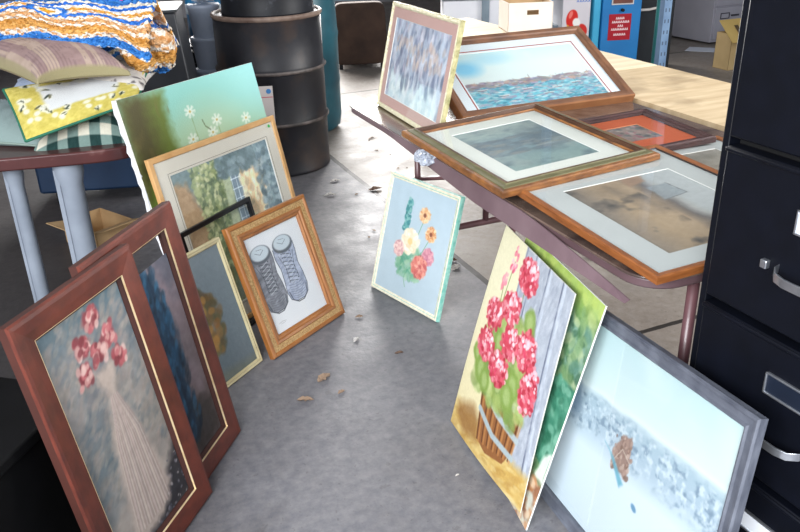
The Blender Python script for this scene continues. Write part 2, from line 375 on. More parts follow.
r2 = rig('framed_painting', 'tall reddish wooden frame standing behind the nearest one, dark blue shape on mauve grey print', 'picture', -.588, 1.559, .0045, 76, 9.1, .420, .735)
w, h = .420, .735; wood_frame_big(r2, w, h); slab('backing_board', w, .655, .05, -.026, -.0225, M_BACK, r2)
A = Art(w, h, .12, .88, .07, .835, seed=12)
A.grad([(0, '#3a3234'), (.22, '#5b5050'), (.5, '#6f6468'), (.75, '#7d7078'), (.95, '#5b6672')]); A.blend((A.noise(.1, 14, ang=.5) - .45) * 2, '#8c7c84'); A.blend((A.noise(.12, 15) - .52) * 3, '#3c4654')
A.poly([(.15, .085), (.85, .085), (.85, .24), (.6, .3), (.15, .22)], '#35302e', .03, .8, .03)
A.poly([(.44, .84), (.62, .80), (.68, .66), (.66, .45), (.60, .16), (.40, .15), (.36, .5), (.38, .7)], '#173046', .03, .95, .04)
A.dabs(300, (.36, .68, .16, .84), .008, ['#234a66', '#10202e', '#2f6080', '#1b3a52'], 2, 1.2, .5); A.mottle(.07, .012)
art_panel(A, r2, -.0195, P_PRINT)

M_CREAM = mat('cream_gilt_frame', '#b5a67e', '#d0c59c', 12, rough=.45, bump=.05)
w, h = .36, .457
r = rig('framed_painting', 'narrow cream frame around faded orange flowers, between reddish frames and boots drawing', 'picture', -.653, 2.051, .0035, 61.2, 15.9, w, h)
ring('frame', w, h, [(0, -.018, 0), (0, -.002, 0), (.003, 0, 0), (.008, -.002, 0), (.012, -.001, 0), (.017, -.006, 0), (.017, -.018, 0)], [M_CREAM], r)
A = Art(w, h, .04, .96, .03, .97, seed=13); A.grad([(0, '#5f6a70'), (.4, '#6d7a80'), (1, '#7c878c')]); A.blend((A.noise(.2, 3) - .5) * 1.5, '#59676c'); A.poly([(0, 0), (1, 0), (1, .07), (0, .16)], '#6b6f62', .03, .7)
A.dabs(260, (.1, .72, .2, .75), .014, ['#5c4a34', '#7a5c38', '#8f6a38', '#4a4a34', '#66502e', '#54583c'], 1.5, None, .55, lambda u, v: ((u - .42) / .3) ** 2 + ((v - .48) / .27) ** 2 < 1)
A.dabs(60, (.3, .66, .25, .7), .012, ['#a87c40', '#b58a4c', '#96602c'], 1.3, None, .6, lambda u, v: ((u - .45) / .2) ** 2 + ((v - .48) / .22) ** 2 < 1); A.mottle(.04, .01)
art_panel(A, r, -.008, P_OIL, 'painting'); slab('backing_board', w, h, .01, -.0175, -.010, M_BACK, r)

w, h = .40, .44
r = rig('picture_frame', 'empty thin black frame standing in front of the matted garden print', 'frame', -.645, 2.440, .0035, 63.3, 13.4, w, h)
M_BLK = mat('black_lacquer', '#07070a', '#0e0e12', 10, rough=.35, coat=.1)
ring('frame', w, h, [(0, -.014, 0), (0, -.002, 0), (.002, 0, 0), (.014, 0, 0), (.018, -.003, 0), (.018, -.014, 0)], [M_BLK], r)

M_OAK = mat('honey_oak', '#8c5527', '#ab703a', 7, (2, 2, 26), .4, coat=.2, bump=.04)
M_CARVE = mat('carved_gilt_band', '#a07844', '#c8a674', 200, (1, 1, 1), .45, bump=.5, bscale=160, lo=.35, hi=.65)
w, h = .399, .479
r = rig('framed_drawing', 'honey oak frame with carved band around a grey pencil drawing of two laced boots', 'picture', -.439, 2.364, .0065, 55.2, 19.9, w, h)
ring('frame', w, h, [(0, -.024, 0), (0, -.004, 0), (.004, 0, 0), (.012, .001, 0), (.016, -.003, 1), (.030, -.003, 1), (.036, -.004, 0), (.040, -.001, 0), (.048, -.002, 0), (.052, -.007, 0), (.058, -.007, 0), (.064, -.013, 0), (.064, -.024, 0)], [M_OAK, M_CARVE], r)
boarded(r, w, h, .064, .016, None, None, True, .024)
A = Art(w, h, .15, .85, .12, .88, px=.0014, seed=14); A.fill('#e9e8ea')
A.mottle(.015, .03)
out = [(x * 1.22, y * .98) for x, y in [(-.044, .080), (-.046, .045), (-.038, .0), (-.041, -.05), (-.045, -.085), (-.038, -.115), (-.015, -.130), (.013, -.130), (.035, -.115), (.043, -.085), (.041, -.04), (.035, .0), (.041, .05), (.041, .080)]]
for cu, tl, c_, li in ((.29, .02, '#85858c', ['#6c6d75', '#9a9aa2', '#7c7d86']), (.57, .0, '#a3a8bc', ['#bac0d4', '#8f94a8', '#cbd0e0'])):
    def T(p, cu=cu, tl=tl): x, y = p; return (cu + (x * math.cos(tl) - y * math.sin(tl)) / w, .545 + (x * math.sin(tl) + y * math.cos(tl)) / h)
    keep = A.c.copy(); A.c = np.zeros_like(A.c); A.poly([T(p) for p in out], (1, 1, 1), .003); m = A.c[..., :1].copy(); A.c = keep.copy()
    A.fill(c_); A.dabs(320, (cu - .13, cu + .13, .2, .75), .004, li, 2.2, .3, .5, None); A.c = keep * (1 - m) + A.c * m
    A.ell(*T((0, .085)), .050, .032, '#5f6269', 0, .1); A.ell(*T((0, .090)), .043, .026, '#ccd4da', 0, .2); A.line([T((-.022, .096)), T((0, .084)), T((.020, .096))], .0018, '#50545c', .8); A.line([T((-.012, .104)), T((.014, .100))], .0016, '#6a6e76', .8)
    for k in range(8):
        y = .052 - k * .0145; A.line([T((-.017, y)), T((.016, y - .010))], .0026, '#3a3c43', .85); A.line([T((.016, y)), T((-.017, y - .010))], .0022, '#d0d2d6', .8); A.ell(*T((-.022, y)), .0024, .0024, '#34363c'); A.ell(*T((.021, y)), .0024, .0024, '#34363c')
    A.line([T((-.038, .05)), T((-.021, .0)), T((-.026, -.055))], .0022, '#4a4d54', .8); A.line([T((.036, .05)), T((.021, 0)), T((.026, -.055))], .0022, '#4a4d54', .8)
    for k in range(7): y = -.062 - k * .0085; A.line([T((-.038 + k * .001, y)), T((-.012, y - .006)), T((.015, y - .006)), T((.037 - k * .001, y))], .0014, '#4c4e56', .6)
    A.line([T(p) for p in out], .0026, '#3c3e45', .9); A.line([T((-.045, -.085)), T((-.038, -.117)), T((-.015, -.132)), T((.013, -.132)), T((.036, -.117)), T((.044, -.085))], .004, '#44464d', .8)
A.line([(.22, .20), (.27, .205), (.31, .198)], .0015, '#a09a94', .8); A.line([(.24, .19), (.30, .19)], .001, '#a09a94', .7)
art_panel(A, r, -.0165, P_PRINT, 'drawing')

w, h = .658, .685
r = rig('framed_print', 'light oak frame with cream mat around a garden doorway print, leaning on the daisy canvas', 'picture', -.693, 2.473, .0035, 58.3, 13.2, w, h)
M_LOAK = mat('light_oak', '#bb8c55', '#d2a771', 7, (2, 2, 22), .45, coat=.1)
ring('frame', w, h, [(0, -.016, 0), (0, -.002, 0), (.003, 0, 0), (.018, 0, 0), (.021, -.003, 0), (.021, -.016, 0)], [M_LOAK], r)
M_CMAT = mat('cream_mat_board', '#dcd2c2', '#e2d9ca', 5, rough=.8); M_WBEV = mat('white_bevel', '#f2f0ea', rough=.7)
boarded(r, w, h, .021, .006, [M_CMAT, M_WBEV], .078, True, .016)
ring('mat_line', w, h, [(.068, -.0052, 0), (.0695, -.0052, 0), (.0695, -.0056, 0), (.068, -.0056, 0)], [mat('brown_mat_line', '#6b5a48', rough=.8)], r)
A = Art(w, h, .1, .9, .1, .9, seed=15); A.grad([(0, '#94836a'), (.3, '#a3937a'), (.6, '#788474'), (.9, '#687678')])
A.blend((A.noise(.12, 21) - .45) * 2.5, '#5c6c6e')
A.poly([(.1, .1), (.1, .84), (.2, .82), (.3, .6), (.36, .3), (.4, .1)], '#9c7c5c', .03, .9, .03); A.poly([(.24, .1), (.27, .7), (.36, .88), (.48, .86), (.5, .5), (.45, .1)], '#5f6a46', .03, .8, .06)
A.dabs(700, (.22, .52, .3, .9), .008, ['#a0a478', '#64704e', '#b4b188', '#828a60', '#525f46'], 1.4, None, .7, lambda u, v: .25 < u < .5)
A.poly([(.44, .45), (.50, .45), (.53, .80), (.47, .80)], '#9ea486', .01, .9, .01); A.poly([(.515, .5), (.60, .5), (.60, .82), (.53, .82)], '#6d7b86', .008, .95)
for k in range(6): A.line([(.52, .53 + k * .055), (.60, .53 + k * .055)], .003, '#c3ccd2', .8)
for k in range(3): A.line([(.522 + k * .038, .5), (.53 + k * .035, .82)], .003, '#c9d2d6', .8)
A.poly([(.62, .1), (.60, .5), (.63, .72), (.68, .84), (.76, .8), (.74, .6), (.78, .3), (.8, .1)], '#dcc096', .04, .9, .06); A.dabs(500, (.6, .8, .2, .86), .011, ['#e8d0a8', '#ccaa80', '#f0e0c4', '#bc9c78', '#a09078'], 1.4, 1.2, .55)
A.dabs(350, (.74, .9, .3, .9), .010, ['#5c6c74', '#74868a', '#505e62', '#909ea2'], 1.5, None, .6); A.dabs(250, (.45, .75, .78, .9), .010, ['#627274', '#7a888c', '#566466'], 1.5, None, .6)
A.dabs(200, (.4, .6, .2, .5), .008, ['#a0a07a', '#c0bca0', '#7a8058', '#b88a8a'], 1.4, None, .6); A.mottle(.1, .012); A.c = np.clip(A.c * 1.22 + .03, 0, 1)
art_panel(A, r, -.0072, P_PRINT)
st = MB(); st.lathe([(.006, 0), (.006, .0006)], (w / 2 - .045, h - .034, -.0004), 16); tag(st.build('price_sticker', mat('green_sticker', '#3fae4f', rough=.6), r), 'small round green sticker')

w, h = .701, .870
r = rig('canvas_painting', 'unframed canvas of white daisies on pale turquoise and dark green, rearmost on the left', 'painting', -.754, 2.540, .0045, 59.7, 13.0, w, h)
A = Art(w, h, 0, 1, 0, 1, px=.003, seed=16); A.grad([(0, '#6c8a2c'), (.35, '#8aa348'), (.62, '#93b068'), (.75, '#a0bf96'), (.88, '#8bbfae'), (1, '#84bdb4')])
A.blend(np.clip((A.U - .55) * 2, 0, 1) * np.clip((A.V - .5) * 3, 0, 1) * .6, '#8fc6cc'); A.ell(.52, .74, .16, .12, '#b7c9a8', 0, 1.2, .6)
A.poly([(0, 0), (0, 1), (.29, .985), (.27, .82), (.30, .70), (.33, .5), (.36, .3), (.3, 0)], '#5f6a2c', .05, .95, .02); A.poly([(0, 0), (0, 1), (.16, 1), (.17, .8), (.2, .5), (.12, 0)], '#4a4428', .08, .95, .03); A.blend((A.noise(.08, 3, ax=3) - .55) * 2 * (A.U < .3), '#6c5f38')
for u, v in ((.433, .877), (.605, .81), (.551, .765), (.399, .765), (.83, .775), (.62, .70), (.46, .70)):
    for k in range(14):
        a = k * math.pi * 2 / 14 + .2 * (k % 2); A.line([(u, v), (u + math.cos(a) * .025 / w, v + math.sin(a) * .021 / h)], .007, '#dde2d2' if k % 2 else '#efefe4', .55)
    A.ell(u, v, .006, .005, '#b3a04c', 0, .4, .8); A.line([(u, v - .03), (u + .01, v - .2), (u - .01, v - .5)], .004, '#7f9058', .5)
A.line([(.50, .83), (.51, .80), (.54, .78)], .005, '#5f6a48', .8); A.dabs(400, (0, 1, 0, .6), .02, ['#6f8c30', '#88a040', '#5c7828', '#a2b35c'], 2.5, 1.4, .4)
art_panel(A, r, 0, P_OIL, 'painted_canvas')
mb = MB(); mb.box((-w / 2, 0, -.02), (w / 2, h, -.0005)); mb.build('stretcher_frame', mat('raw_canvas_edge', '#dcdad2', '#c4c2ba', 30, rough=.9, bump=.3), r)
e = MB(); rng = random.Random(3)
pts = [(-w / 2 - .002 + rng.uniform(-.003, .002), h * k / 40, -.012 + rng.uniform(-.004, .004)) for k in range(41)]; e.tube(pts, [.008 + rng.uniform(-.002, .003) for _ in pts], 8)
tag(e.build('folded_edge', mat('white_canvas_fold', '#e6e6ea', rough=.9), r, True), 'rough folded white canvas edge')

# ================================================================== PALE BLUE FLOWER PICTURE, MIDDLE
w, h = .406, .480
r = rig('framed_painting', 'small bouquet painted on pale blue in a thin cream and turquoise frame, standing mid floor', 'picture', -.124, 2.914, .0045, -51.9, 15.2, w, h)
M_CT = mat('cream_beaded_frame', '#dcd6bc', '#f0ecd8', 60, rough=.5, bump=.5, bscale=110); M_TQ = mat('turquoise_edge', '#6fb7a8', '#9fd2c4', 60, rough=.5, bump=.4, bscale=110)
ring('frame', w, h, [(0, -.020, 1), (0, -.012, 1), (.001, -.006, 1), (.003, -.001, 0), (.008, 0, 0), (.012, -.002, 1), (.014, -.002, 0), (.021, -.005, 0), (.021, -.020, 0)], [M_CT, M_TQ], r)
slab('backing_board', w, h, .012, -.0195, -.009, M_BACK, r)
A = Art(w, h, .045, .955, .04, .96, px=.0016, seed=17); A.grad([(0, '#b0c2cc'), (.5, '#b6c8d2'), (1, '#aec2ce')]); A.mottle(.03, .03)
def bloom(u, v, r_, cols, n=120, petals=8, core=None):
    for k in range(petals):
        a = k * 2 * math.pi / petals; A.ell(u + math.cos(a) * r_ * .55 / A.W, v + math.sin(a) * r_ * .55 / A.H, r_ * .5, r_ * .38, cols[k % len(cols)], a, .4, .9)
    A.dabs(n, (u - r_ / A.W, u + r_ / A.W, v - r_ / A.H, v + r_ / A.H), r_ * .13, cols, 1.8, None, .7, lambda a, b: ((a - u) * A.W) ** 2 + ((b - v) * A.H) ** 2 < (r_ * .9) ** 2)
    if core: A.ell(u, v, r_ * .28, r_ * .28, core, 0, .5)
A.dabs(220, (.28, .72, .22, .48), .008, ['#7fae90', '#5c9a80', '#9cc0a0', '#8ab09c'], 2.2, None, .7, lambda u, v: (u - .48) ** 2 + (v - .35) ** 2 < .03)
A.dabs(90, (.31, .39, .58, .84), .007, ['#4f8f94', '#6aa6a4', '#3f7c80', '#88b8b4'], 1.2, None, .8, lambda u, v: abs(u - .35) < .035 * (1.6 - v))
for pts in ([(.35, .58), (.40, .45)], [(.57, .7), (.5, .5)], [(.7, .6), (.6, .42)], [(.46, .3), (.44, .2), (.48, .14)], [(.52, .3), (.54, .2)]): A.line(pts, .004, '#7aa888', .8)
bloom(.574, .755, .030, ['#e0b890', '#f0d0a8', '#d8a070'], core='#8a5a48'); bloom(.70, .63, .030, ['#e2b088', '#f2d0a4', '#c98c60'], core='#8a5444')
bloom(.44, .51, .050, ['#f2e4d0', '#f8eee0', '#e8cfae', '#f4dcc0'], core='#e8c890'); bloom(.30, .42, .032, ['#e0b8b4', '#ecd0c8', '#c89a9c']); bloom(.715, .45, .034, ['#c88898', '#dca4ac', '#b46c84'])
bloom(.62, .345, .044, ['#d0786c', '#e09488', '#b85a5a', '#e4a898'], 200)
art_panel(A, r, -.006, P_OIL, 'painting')

# ================================================================== PICTURES ON THE RIGHT FLOOR
# unframed sheet with geraniums, slightly curled
TL, TR, BR, BL = Vector((.3005, 2.075, .600)), Vector((.4035, 1.643, .600)), Vector((.282, 1.545, .040)), Vector((.139, 1.985, .006))
root = empty('canvas_painting', 'unframed sheet painted with pink geraniums in a wooden tub, foremost on the right', 'painting', (BL + BR) / 2)
W9, H9 = .42, .62
A = Art(W9, H9, 0, 1, 0, 1, px=.0017, seed=21)
A.fill('#ddd8b8'); A.blend(np.clip(1.2 - A.V * 1.6, 0, 1) * .5, '#d8c894')
wallx = lambda v: .36 + .10 * (1 - v)
A.poly([(.36, 1), (.47, 0), (1, 0), (1, 1)], '#a6adb8', .01); 
for k, x in enumerate((.50, .68, .86)): A.line([(x, 1), (x + .08, 0)], .006, '#5d6478', .8); A.line([(x + .03, 1), (x + .11, 0)], .012, '#c3ccd8', .7)
A.line([(.37, 1), (.42, .5)], .008, '#7f8698', .8); A.dabs(500, (.4, 1, 0, 1), .006, ['#b4bac4', '#989fac', '#9098a6', '#c0c6ce'], 3, 1.5, .35)
A.poly([(0, 0), (0, .10), (.3, .14), (1, .16), (1, 0)], '#c4a45c', .03, 1, .02); A.dabs(220, (0, 1, 0, .13), .008, ['#cdb474', '#bf9c54', '#d6c48c', '#b08c4c'], 3, .3, .5)
A.poly([(.05, .13), (.25, .20), (.36, .16), (.4, .06), (.2, .03), (.06, .07)], '#8a6238', .03, .75, .01)
pot = [(.30, .31), (.80, .36), (.80, .20), (.72, .10), (.52, .06), (.38, .08)]
A.poly(pot, '#8a5a34', .004)
for k in range(7):
    t = k / 6; A.line([(.31 + .48 * t, .32 + .03 * t), (.39 + .38 * t, .08 + .06 * t)], .006, '#5a3620', .85); A.line([(.34 + .48 * t, .32 + .03 * t), (.415 + .37 * t, .08 + .06 * t)], .009, '#b8824e', .6)
A.line([(.29, .325), (.55, .27), (.81, .255)], .020, '#a9b7bc', .95); A.line([(.34, .215), (.55, .165), (.80, .165)], .018, '#a3b3b8', .95)
A.dabs(420, (.1, .85, .28, .75), .015, ['#8a9e54', '#a2b46c', '#6c8444', '#b8c488', '#78924c'], 1.3, None, .6, lambda u, v: abs(u - .46) < .30 * (1.25 - abs(v - .42) * 1.9) and v < .7)
for u, v, q in ((.633, .74, .03), (.218, .37, .035), (.629, .44, .035), (.35, .55, .03), (.30, .34, .03), (.60, .38, .035), (.12, .42, .025)): A.ell(u, v, q, q * 1.2, '#7d974a', .4, .3, .9, .3); A.ell(u, v, q * .5, q * .7, '#a4b878', .4, .6, .7)
for (u0, v0, u1, v1) in ((.478, .86, .48, .7), (.2, .6, .3, .4), (.383, .68, .42, .45), (.265, .9, .25, .65), (.203, .8, .25, .6)): A.line([(u0, v0), (u1, v1)], .004, '#7a8a4c', .8)
reds = ['#c44858', '#d06a78', '#b4384a', '#dc8c96', '#c85866', '#e8b8bc', '#a83040', '#cc5060']
def geranium(u, v, ru, rv):
    ru *= 1.12; rv *= 1.15
    A.ell(u, v, ru * .9, rv * .9, '#cc4460', 0, .3, 1, .35); A.dabs(150, (u - ru / W9, u + ru / W9, v - rv / H9, v + rv / H9), .0058, reds, 1.3, None, .9, lambda a, b: ((a - u) * W9 / ru) ** 2 + ((b - v) * H9 / rv) ** 2 < 1)
    A.dabs(12, (u - ru / W9 * .6, u + ru / W9 * .7, v + rv / H9 * .1, v + rv / H9 * .9), .005, ['#fbdfe2', '#f6c4cc'], 1.3, None, .8)
for u, v, ru, rv in ((.478, .895, .046, .040), (.201, .635, .044, .040), (.383, .722, .046, .040), (.205, .485, .044, .038), (.491, .588, .046, .040), (.425, .448, .048, .042), (.675, .625, .044, .046), (.80, .49, .036, .060)): geranium(u, v, ru, rv)
A.dabs(26, (.23, .30, .86, .96), .005, ['#e08a98', '#d4607c', '#f0b4bc'], 1.5, 1.2, .9); A.dabs(22, (.18, .23, .75, .83), .005, ['#e08a98', '#e8a4ac'], 1.5, 1.2, .9)
A.mottle(.05, .006)
def surf9(U, V):
    P = [(1 - V) * ((1 - U) * BL[i] + U * BR[i]) + V * ((1 - U) * TL[i] + U * TR[i]) for i in range(3)]
    bow = -np.sin(np.pi * V) * .006 * (1 - .3 * U) - np.sin(np.pi * U) * (1 - V) * .006
    c = root.location
    return P[0] + bow * .95 - c.x, P[1] + bow * .25 - c.y, P[2] - c.z
o = A.mesh('painted_canvas', surf9, P_OIL, root)
so = o.modifiers.new('sheet', 'SOLIDIFY'); so.thickness = .003; so.offset = -1; so.material_offset = 1; so.material_offset_rim = 1; o.data.materials.append(mat('raw_canvas_edge', '#dcdad2'))

w, h = .450, .628
r = rig('canvas_painting', 'unframed sheet of painted green foliage peeking out behind the pink geraniums', 'painting', .190, 1.965, .001, -76.6, 15.1, w, h)
A = Art(w, h, 0, 1, 0, 1, px=.0024, seed=22); A.grad([(0, '#b8a488'), (.15, '#a79074'), (.25, '#66805c'), (.6, '#648660'), (1, '#98a868')])
A.dabs(1800, (0, 1, .25, 1), .012, ['#4c744c', '#749468', '#98b088', '#5c8474', '#a8b890', '#40644c', '#84a494'], 1.6, None, .7); A.blend(np.clip((A.V - .86) * 9, 0, 1) * .7, '#b6c85a')
A.dabs(400, (.7, 1, .3, .62), .012, ['#3c7c64', '#2f6850', '#58967c', '#77ac94'], 1.6, None, .7)
A.poly([(.9, .22), (1, .22), (1, .36), (.93, .32)], '#dfe3d8', .01, .9, .01); A.poly([(.86, .1), (1, .08), (1, .2), (.9, .2)], '#a8704c', .01, .9, .02); A.dabs(160, (.6, 1, 0, .2), .009, ['#b88058', '#d8c4a8', '#c0c4b8', '#8c6048'], 1.5, None, .7); A.mottle(.06, .008)
art_panel(A, r, 0, P_OIL, 'painted_canvas'); mb = MB(); mb.box((-w / 2 - .001, 0, -.004), (w / 2 + .001, h + .001, -.0004)); mb.build('canvas_board', mat('white_canvas_board', '#e8e8e2', rough=.9), r)

w, h = .693, .558
r = rig('framed_print', 'large weathered grey frame, washed-out seascape with small brown boat, leaning on filing cabinet', 'picture', .337, 1.689, .0005, -74.5, 10.4, w, h, 6.56)
M_GW = mat('weathered_grey_wood', '#4c505c', '#70747f', 5, (3, 3, 12), .5, bump=.15, c3='#3c3f49', c3lo=.5, c3hi=.75, c3scale=5, coat=.15)
ring('frame', w, h, [(0, -.020, 0), (0, -.004, 0), (.003, 0, 0), (.008, -.001, 0), (.011, -.004, 0), (.024, -.006, 0), (.027, -.002, 0), (.031, -.003, 0), (.036, -.010, 0), (.036, -.020, 0)], [M_GW], r)
boarded(r, w, h, .036, .011, None, None, True, .02)
A = Art(w, h, .04, .96, .045, .955, px=.0019, seed=23); q = lambda P: [(u * .935 + .065, v) for u, v in P]; VV = A.V - (A.U - .1) * .07 + (A.noise(.15, 2) - .5) * .04
A.grad([(0, '#ccd8e2'), (.38, '#d0dbe4'), (.43, '#c0ced8'), (.5, '#a9bac8'), (.60, '#a5b8c4'), (.625, '#b8c8d0'), (.645, '#d6e0e2'), (.67, '#ccdadb'), (.95, '#b4cccf')], VV)
msk = np.clip((VV - .42) * 16, 0, 1) * np.clip((.635 - VV) * 25, 0, 1)
A.blend((A.noise(.011, 7, ax=.7) - .5) * 3.5 * msk, '#7c90a2'); A.blend((A.noise(.012, 8) - .5) * 4 * msk, '#c6d2da'); A.blend((A.noise(.10, 19, ay=.5, ang=.6) - .5) * 2 * (VV > .66), '#cfdcda')
A.poly(q([(.395, .43), (.385, .49), (.43, .585), (.475, .60), (.495, .50), (.485, .42)]), '#94786c', .006, .95, .015); A.dabs(70, (.43, .53, .43, .58), .004, ['#7c6054', '#b8a094', '#8c7064', '#a88c80'], 1.6, 1.2, .8)
A.line(q([(.40, .46), (.44, .53), (.49, .50)]), .003, '#c8b8ac', .7)
A.poly(q([(.33, .50), (.37, .48), (.46, .375), (.48, .40), (.40, .47)]), '#68a4b8', .008, .9); A.ell(.589, .355, .011, .007, '#5c88a8', -.4, .5, .9); A.ell(.15, .56, .03, .04, '#6a86a8', 0, .9, .5)
art_panel(A, r, -.0125, P_PRINT)

# ================================================================== FOLDING TABLE and what lies on it
O = Vector((-.175, 2.955, 0)); ZT = .74
def tp(s, p, z=0): return O + AX * s + NX * p + Vector((0, 0, z))
A2, N2 = AX, NX; O2 = Vector((-.198, 3.010, 0))
root = empty('folding_table', 'brown folding table covered with framed pictures, near edge facing the flower paintings', 'table', O2 + A2 * .87 + N2 * .46); root.rotation_euler = (0, 0, ROT)
# local axes: x = NX, y = -AX
def L(s, p, z=0): return (p - .46, -(s - .87), z)
LT, WT = 1.75, .92
def rr(x0, x1, y0, y1, r_, n=7):
    o_ = []
    for cx, cy, a0 in ((x1 - r_, y1 - r_, 0), (x0 + r_, y1 - r_, 90), (x0 + r_, y0 + r_, 180), (x1 - r_, y0 + r_, 270)):
        for k in range(n + 1): a = R(a0 + 90 * k / n); o_.append((cx + r_ * math.cos(a), cy + r_ * math.sin(a)))
    return o_
M_TOP = mat('brown_marbled_laminate', '#5c4a42', '#7c685c', 5, (1, 1, 1), .25, detail=8, c3='#463834', c3lo=.45, c3hi=.62, c3scale=9, coat=.6)
M_EDGE = mat('mauve_brown_metal', '#4e3b3e', '#5d484c', 6, rough=.4)
mb = MB(); mb.prism(rr(-.46, WT - .46, -(LT - .87), .87, .085), ZT - .006, ZT); mb.build('tabletop', M_TOP, root, bevel=.002)
mb = MB(); mb.prism(rr(-.455, WT - .465, -(LT - .875), .865, .085), ZT - .028, ZT - .0062); mb.build('rim', M_EDGE, root, True, bevel=.004)
mb = MB(); n = 30; vs = []
for k in range(n + 1):
    s = .10 + 1.61 * k / n; d = .018 + .036 * min(1, max(0, (s - .45) / .6)); off = .003 + .006 * (k / n) ** 2
    x, y, z = L(s, 0); zt_ = ZT - .001 - max(0, (k - 22) / 8) ** 1.3 * (d - .006); vs += [(x - off, y, zt_), (x - off - .012 * k / n, y, ZT - d), (x - off - .012 * k / n + .003, y, ZT - d), (x - off + .003, y, zt_)]
mb.add(vs, [(4 * k + i, 4 * k + (i + 1) % 4, 4 * k + 4 + (i + 1) % 4, 4 * k + 4 + i) for k in range(n) for i in range(4)] + [(0, 1, 2, 3), (4 * n, 4 * n + 3, 4 * n + 2, 4 * n + 1)])
tag(mb.build('edge_trim', mat('mauve_edge_trim', '#5f4a50', '#7a656a', 5, rough=.5), root), 'loose brown edge strip sagging along the near side')
M_LEG = mat('mauve_brown_steel', '#54383c', '#6c4a4e', 12, rough=.38, coat=.2)
h_, a, b, s_ = .255, .22, .605, .26
pts = [L(s_, a, 0), L(s_, a, h_ - .05)] + [L(s_, a + .05 - .05 * math.cos(t), h_ - .05 + .05 * math.sin(t)) for t in np.linspace(.2, 1.57, 6)] + [L(s_, b - .05 + .05 * math.sin(t), h_ - .05 + .05 * math.cos(t)) for t in np.linspace(0, 1.4, 6)] + [L(s_, b, h_ - .05), L(s_, b, 0)]
mb = MB(); mb.tube(pts, .0135, 12); mb.build('leg', M_LEG, root, True)
for p in (.48,): mb = MB(); mb.tube([L(s_, p, h_), L(s_, p, ZT - .028)], .0125, 12); mb.build('leg_post', M_LEG, root, True)
mb = MB(); mb.tube([L(.10, .26, 0), L(.10, .26, ZT - .028)], .012, 12); mb.tube([L(.10, .26, .42), L(.26, .35, .46)], .008, 8); mb.build('leg', M_LEG, root, True)
for p in (.178, .79):
    mb = MB(); mb.tube([L(1.69, p, 0), L(1.69, p, ZT - .028)], .013, 12); mb.build('leg', M_LEG, root, True)
mb = MB(); mb.tube([L(1.69, .178, .30), L(1.69, .79, .30)], .010, 10); mb.build('crossbar', M_LEG, root, True)
# crumpled clear plastic wrapped on the near corner bracket
rng = random.Random(5); mb = MB(); rbox(mb, 0, 0, 0, .038, .030, .019, 3, 16); mb.v = [(x * rng.uniform(.86, 1.12), y * rng.uniform(.86, 1.12), z * rng.uniform(.75, 1.25)) for x, y, z in mb.v]
o = mb.build('plastic_wrap', mat('crumpled_clear_plastic', '#c0c6d2', '#9ea6b4', 40, rough=.15, coat=.6, bump=.6), None, False); o.location = (.086, 2.30, ZT - .007); o.rotation_euler = (0, 0, R(-70)); tag(o, 'crumpled clear plastic wrap stuck to the near edge of the brown table', 'plastic')

# plywood sheets on trestles beyond the table
M_PLY = mat('stained_plywood', '#b49c78', '#d0bb98', 4, (1, 6, 1), .7, detail=6, c3='#8f7a5c', c3lo=.5, c3hi=.68, c3scale=3.5)
M_PLY2 = mat('clean_plywood', '#d9c6a4', '#e9dabd', 4, (1, 6, 1), .7)
for nm, s0, s1, m, lab in (('plywood_sheet', .005, 1.6, M_PLY, 'stained tan plywood top lying beyond the folding table, beside the filing cabinet'), ('plywood_sheet', -1.75, -.005, M_PLY2, 'clean pale plywood top at the far end, in front of the blue machine and carton')):
    root = empty(nm, lab, 'table', tp((s0 + s1) / 2, 1.2)); root.rotation_euler = (0, 0, ROT); hl = (s1 - s0) / 2
    mb = MB(); mb.box((-.235, -hl, ZT - .018), (.24, hl, ZT)); mb.build('board', m, root)
    for sy in (-1, 1):
        mb = MB(); y = sy * (hl - .25); mb.box((-.2, y - .04, ZT - .10), (.2, y + .04, ZT - .018)); mb.build('trestle_beam', mat('trestle_wood', '#8c7350', '#a08760', 6, rough=.8), root)
        for sx in (-1, 1):
            mb = MB(); mb.tube([(sx * .14, y, ZT - .09), (sx * .19, y, 0)], .02, 4); mb.build('leg', mat('trestle_wood', '#8c7350'), root)

# P12: blurred figures print on the table, leaning on the harbour print
w, h = .560, .370
r = rig('framed_print', 'cream beaded frame with pink mat and hazy lilac blue print, standing at the table end', 'picture', -.072, 2.938, .7435, -69.1, 12.3, w, h)
M_BEAD = mat('cream_beading', '#d8cfa8', '#efe8cc', 50, rough=.5, bump=.9, bscale=130); M_OLV = mat('olive_gilt_side', '#8f8a5c', '#c4bb8c', 40, rough=.5, bump=.6, bscale=120)
ring('frame', w, h, [(0, -.015, 1), (0, -.004, 1), (.003, 0, 0), (.010, .001, 0), (.016, -.003, 0), (.016, -.015, 0)], [M_BEAD, M_OLV], r)
M_PINK = mat('dusty_pink_mat', '#c9a29a', '#cfaaa2', 5, rough=.8); boarded(r, w, h, .016, .006, [M_PINK, M_WBEV], .052, True, .015)
A = Art(w, h, .085, .915, .13, .87, seed=24); A.grad([(0, '#ccd8e0'), (.35, '#a8aab8'), (.6, '#a4a8ba'), (.85, '#acb6ca'), (1, '#b4a8b8')]); A.blend((A.noise(.05, 3) - .45) * 1.6, '#848ca0'); A.blend((A.noise(.05, 31) - .45) * 2.5, '#c4d0e0')
A.dabs(700, (.09, .91, .13, .87), .008, ['#b0bacc', '#c4b4c0', '#8c94a8', '#d4d8e0', '#a498a8', '#a4bccc', '#c8c0d4'], 1.8, 1.4, .5); A.dabs(200, (.15, .85, .13, .34), .014, ['#dce6ea', '#ccdce2', '#eaf0f0'], 1.6, None, .6); A.dabs(220, (.1, .9, .3, .85), .011, ['#d8dce8', '#c4cede', '#e0dce4', '#8890a8', '#70788e'], 2.2, 1.5, .55)
